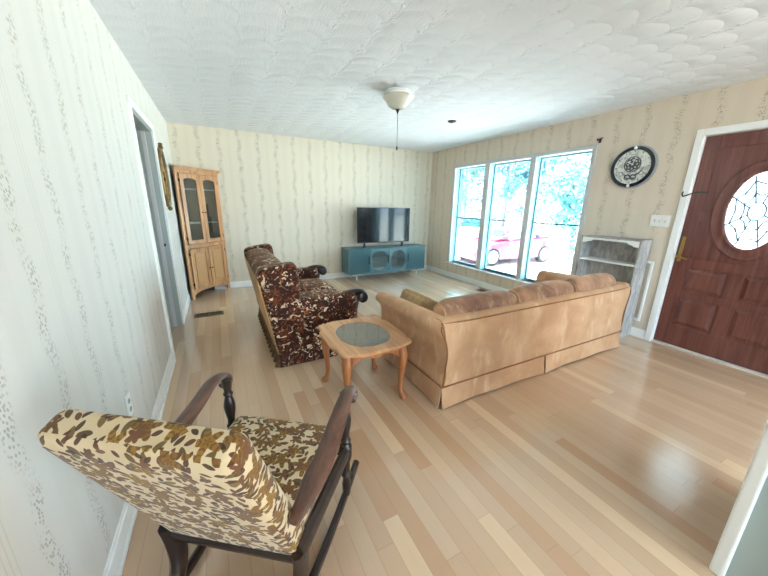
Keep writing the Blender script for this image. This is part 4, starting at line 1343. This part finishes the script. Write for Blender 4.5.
# wheel arches are cut out of the body
body = obj('body', b, M_paint, CA, 45)
b = nb()
cab = [(-1.72, .93), (-1.05, 1.26), (-.35, 1.37), (.15, 1.34), (.95, .92)]
pr = sm([(-1.85, .92), (-1.40, 1.12), (-.85, 1.31), (-.30, 1.375), (.15, 1.33), (.60, 1.13), (1.02, .90), (0, .86), (-1, .86)], 4)
soft_prism(b, pr, 'y', [(-.72, .14), (-.68, .05), (-.58, .01), (0, 0), (.58, .01), (.68, .05), (.72, .14)])
obj('cabin', b, M_paint, CA, 45)
for s in (-1, 1):
    b = nb()
    prism(b, [(-.30, .97), (.72, .955), (.30, 1.19), (-.05, 1.265), (-.28, 1.275)], 'y', s * .695, s * .735)
    prism(b, [(-1.22, 1.00), (-.38, .975), (-.36, 1.272), (-.72, 1.235), (-1.05, 1.12)], 'y', s * .695, s * .735)
    obj('side_window', b, M_cglass, CA)
    b = nb(); cushion(b, .48, .66, s * .90 - .06, s * .90 + .06, .95, 1.05, .04, n=4)
    obj('wing_mirror', b, M_paint, CA, 50)
b = nb(); prism(b, [(.30, 1.275), (.94, .945), (.97, .945), (.34, 1.30)], 'y', -.56, .56)
obj('windscreen', b, M_cglass, CA)
b = nb(); prism(b, [(-1.66, 1.03), (-1.00, 1.285), (-1.03, 1.30), (-1.70, 1.04)], 'y', -.54, .54)
obj('rear_window', b, M_cglass, CA)
for x in (1.36, -1.36):
    for s in (-1, 1):
        b = nb(); lathe(b, [(.20, -.11), (.33, -.10), (.345, -.07), (.345, .07), (.33, .10), (.20, .11)], (x, s * .82, .345), 28, 'y')
        wh = obj('wheel', b, M_tyre, CA, 40)
        b = nb()
        yy = s * .932
        lathe(b, [(.205, -.012), (.245, -.006), (.25, .004), (.235, .012)], (x, yy, .345), 28, 'y')
        lathe(b, [(.05, -.012), (.055, .010), (.02, .014)], (x, yy, .345), 14, 'y')
        for k in range(10):
            a = 2 * PI * k / 10
            vs = box(b, .04, .215, -.008, .008, -.016, .016); xform(vs, Matrix.Translation((x, yy, .345)) @ Matrix.Rotation(a, 4, 'Y'))
        obj('rim', b, M_alloy, wh)
for s in (-1, 1):
    b = nb(); cushion(b, 1.86, 2.16, s * .66 - .16, s * .66 + .16, .60, .72, .05, n=4)
    obj('headlight', b, M_alloy, CA, 50)
    b = nb(); cushion(b, -2.27, -2.12, s * .64 - .17, s * .64 + .17, .74, .86, .04, n=4)
    obj('tail_light', b, M_cglass, CA, 50)

# ------------------------------------------------------------------ light
wd = bpy.data.worlds.new('World'); scene.world = wd
wd.use_nodes = True
nt = wd.node_tree; nt.nodes.clear()
wo = nt.nodes.new('ShaderNodeOutputWorld'); bg = nt.nodes.new('ShaderNodeBackground')
tc = nt.nodes.new('ShaderNodeTexCoord'); no = nt.nodes.new('ShaderNodeTexNoise'); mr = nt.nodes.new('ShaderNodeMapRange'); mx = nt.nodes.new('ShaderNodeMix')
mx.data_type = 'RGBA'
no.inputs['Scale'].default_value = 2.2; no.inputs['Detail'].default_value = 5
nt.links.new(tc.outputs['Generated'], no.inputs['Vector'])
mr.inputs['From Min'].default_value = .40; mr.inputs['From Max'].default_value = .62
nt.links.new(no.outputs[0], mr.inputs['Value']); nt.links.new(mr.outputs[0], mx.inputs[0])
mx.inputs[6].default_value = (.52, .78, 1.0, 1)      # blue between the clouds
mx.inputs[7].default_value = (.92, .955, 1.0, 1)      # bright cloud
nt.links.new(mx.outputs[2], bg.inputs[0]); nt.links.new(bg.outputs[0], wo.inputs[0])
bg.inputs[1].default_value = 7.0

def lamp(name, kind, loc, energy, color=(1, 1, 1), rot=None, aim=None, size=None, size_y=None, portal=False, angle=None):
    L = bpy.data.lights.new(name, kind); o = bpy.data.objects.new(name, L); COL.objects.link(o)
    o.location = loc; L.energy = energy; L.color = color
    if aim is not None: o.rotation_euler = (Vector(aim) - Vector(loc)).to_track_quat('-Z', 'Y').to_euler()
    if size:
        L.shape = 'RECTANGLE'; L.size = size; L.size_y = size_y or size
    if angle: L.angle = angle
    if portal: L.cycles.is_portal = True
    return o
# the sun stands high behind the house
lamp('sun', 'SUN', (-20, 12, 30), 44.0, (1, .94, .85), aim=(-20 + 10, 12 - 2.5, 30 - 14), angle=.01)
# sky portals in the two windows and the door light
lamp('window_portal', 'AREA', (W + .16, (WY0 + WY1) / 2, (WZ0 + WZ1) / 2), 1, aim=(0, (WY0 + WY1) / 2, (WZ0 + WZ1) / 2), size=WY1 - WY0, size_y=WZ1 - WZ0, portal=True)
lamp('rear_portal', 'AREA', ((RX0 + RX1) / 2, Y_REAR - .16, (RZ0 + RZ1) / 2), 1, aim=((RX0 + RX1) / 2, 0, (RZ0 + RZ1) / 2), size=RX1 - RX0, size_y=RZ1 - RZ0, portal=True)
lamp('door_portal', 'AREA', (W + .16, OY, OZ), 1, aim=(0, OY, OZ), size=.4, size_y=.7, portal=True)

# ------------------------------------------------------------------ camera
yaw, pit, rol, fpx = 0.48757752, 0.26375973, 0.01788606, 307.8168
f = Vector((math.sin(yaw) * math.cos(pit), math.cos(yaw) * math.cos(pit), -math.sin(pit)))
r = Vector((math.cos(yaw), -math.sin(yaw), 0)); u = r.cross(f)
r2 = r * math.cos(rol) + u * math.sin(rol); u2 = -r * math.sin(rol) + u * math.cos(rol)
cd = bpy.data.cameras.new('Camera'); cam = bpy.data.objects.new('Camera', cd); COL.objects.link(cam)
M = Matrix((r2, u2, -f)).transposed().to_4x4()
M.translation = Vector((0.500192, -0.483887, 1.386336))
cam.matrix_world = M
cd.sensor_width = 36.0; cd.sensor_fit = 'HORIZONTAL'; cd.lens = fpx / 768 * 36
cd.clip_start = .02; cd.clip_end = 300
scene.camera = cam
scene.view_settings.view_transform = 'Standard'
scene.view_settings.look = 'None'
scene.view_settings.exposure = 1.05
scene.view_settings.gamma = 1.0
scene.view_settings.use_curve_mapping = False
scene.cycles.max_bounces = 12; scene.cycles.diffuse_bounces = 6; scene.cycles.transparent_max_bounces = 16
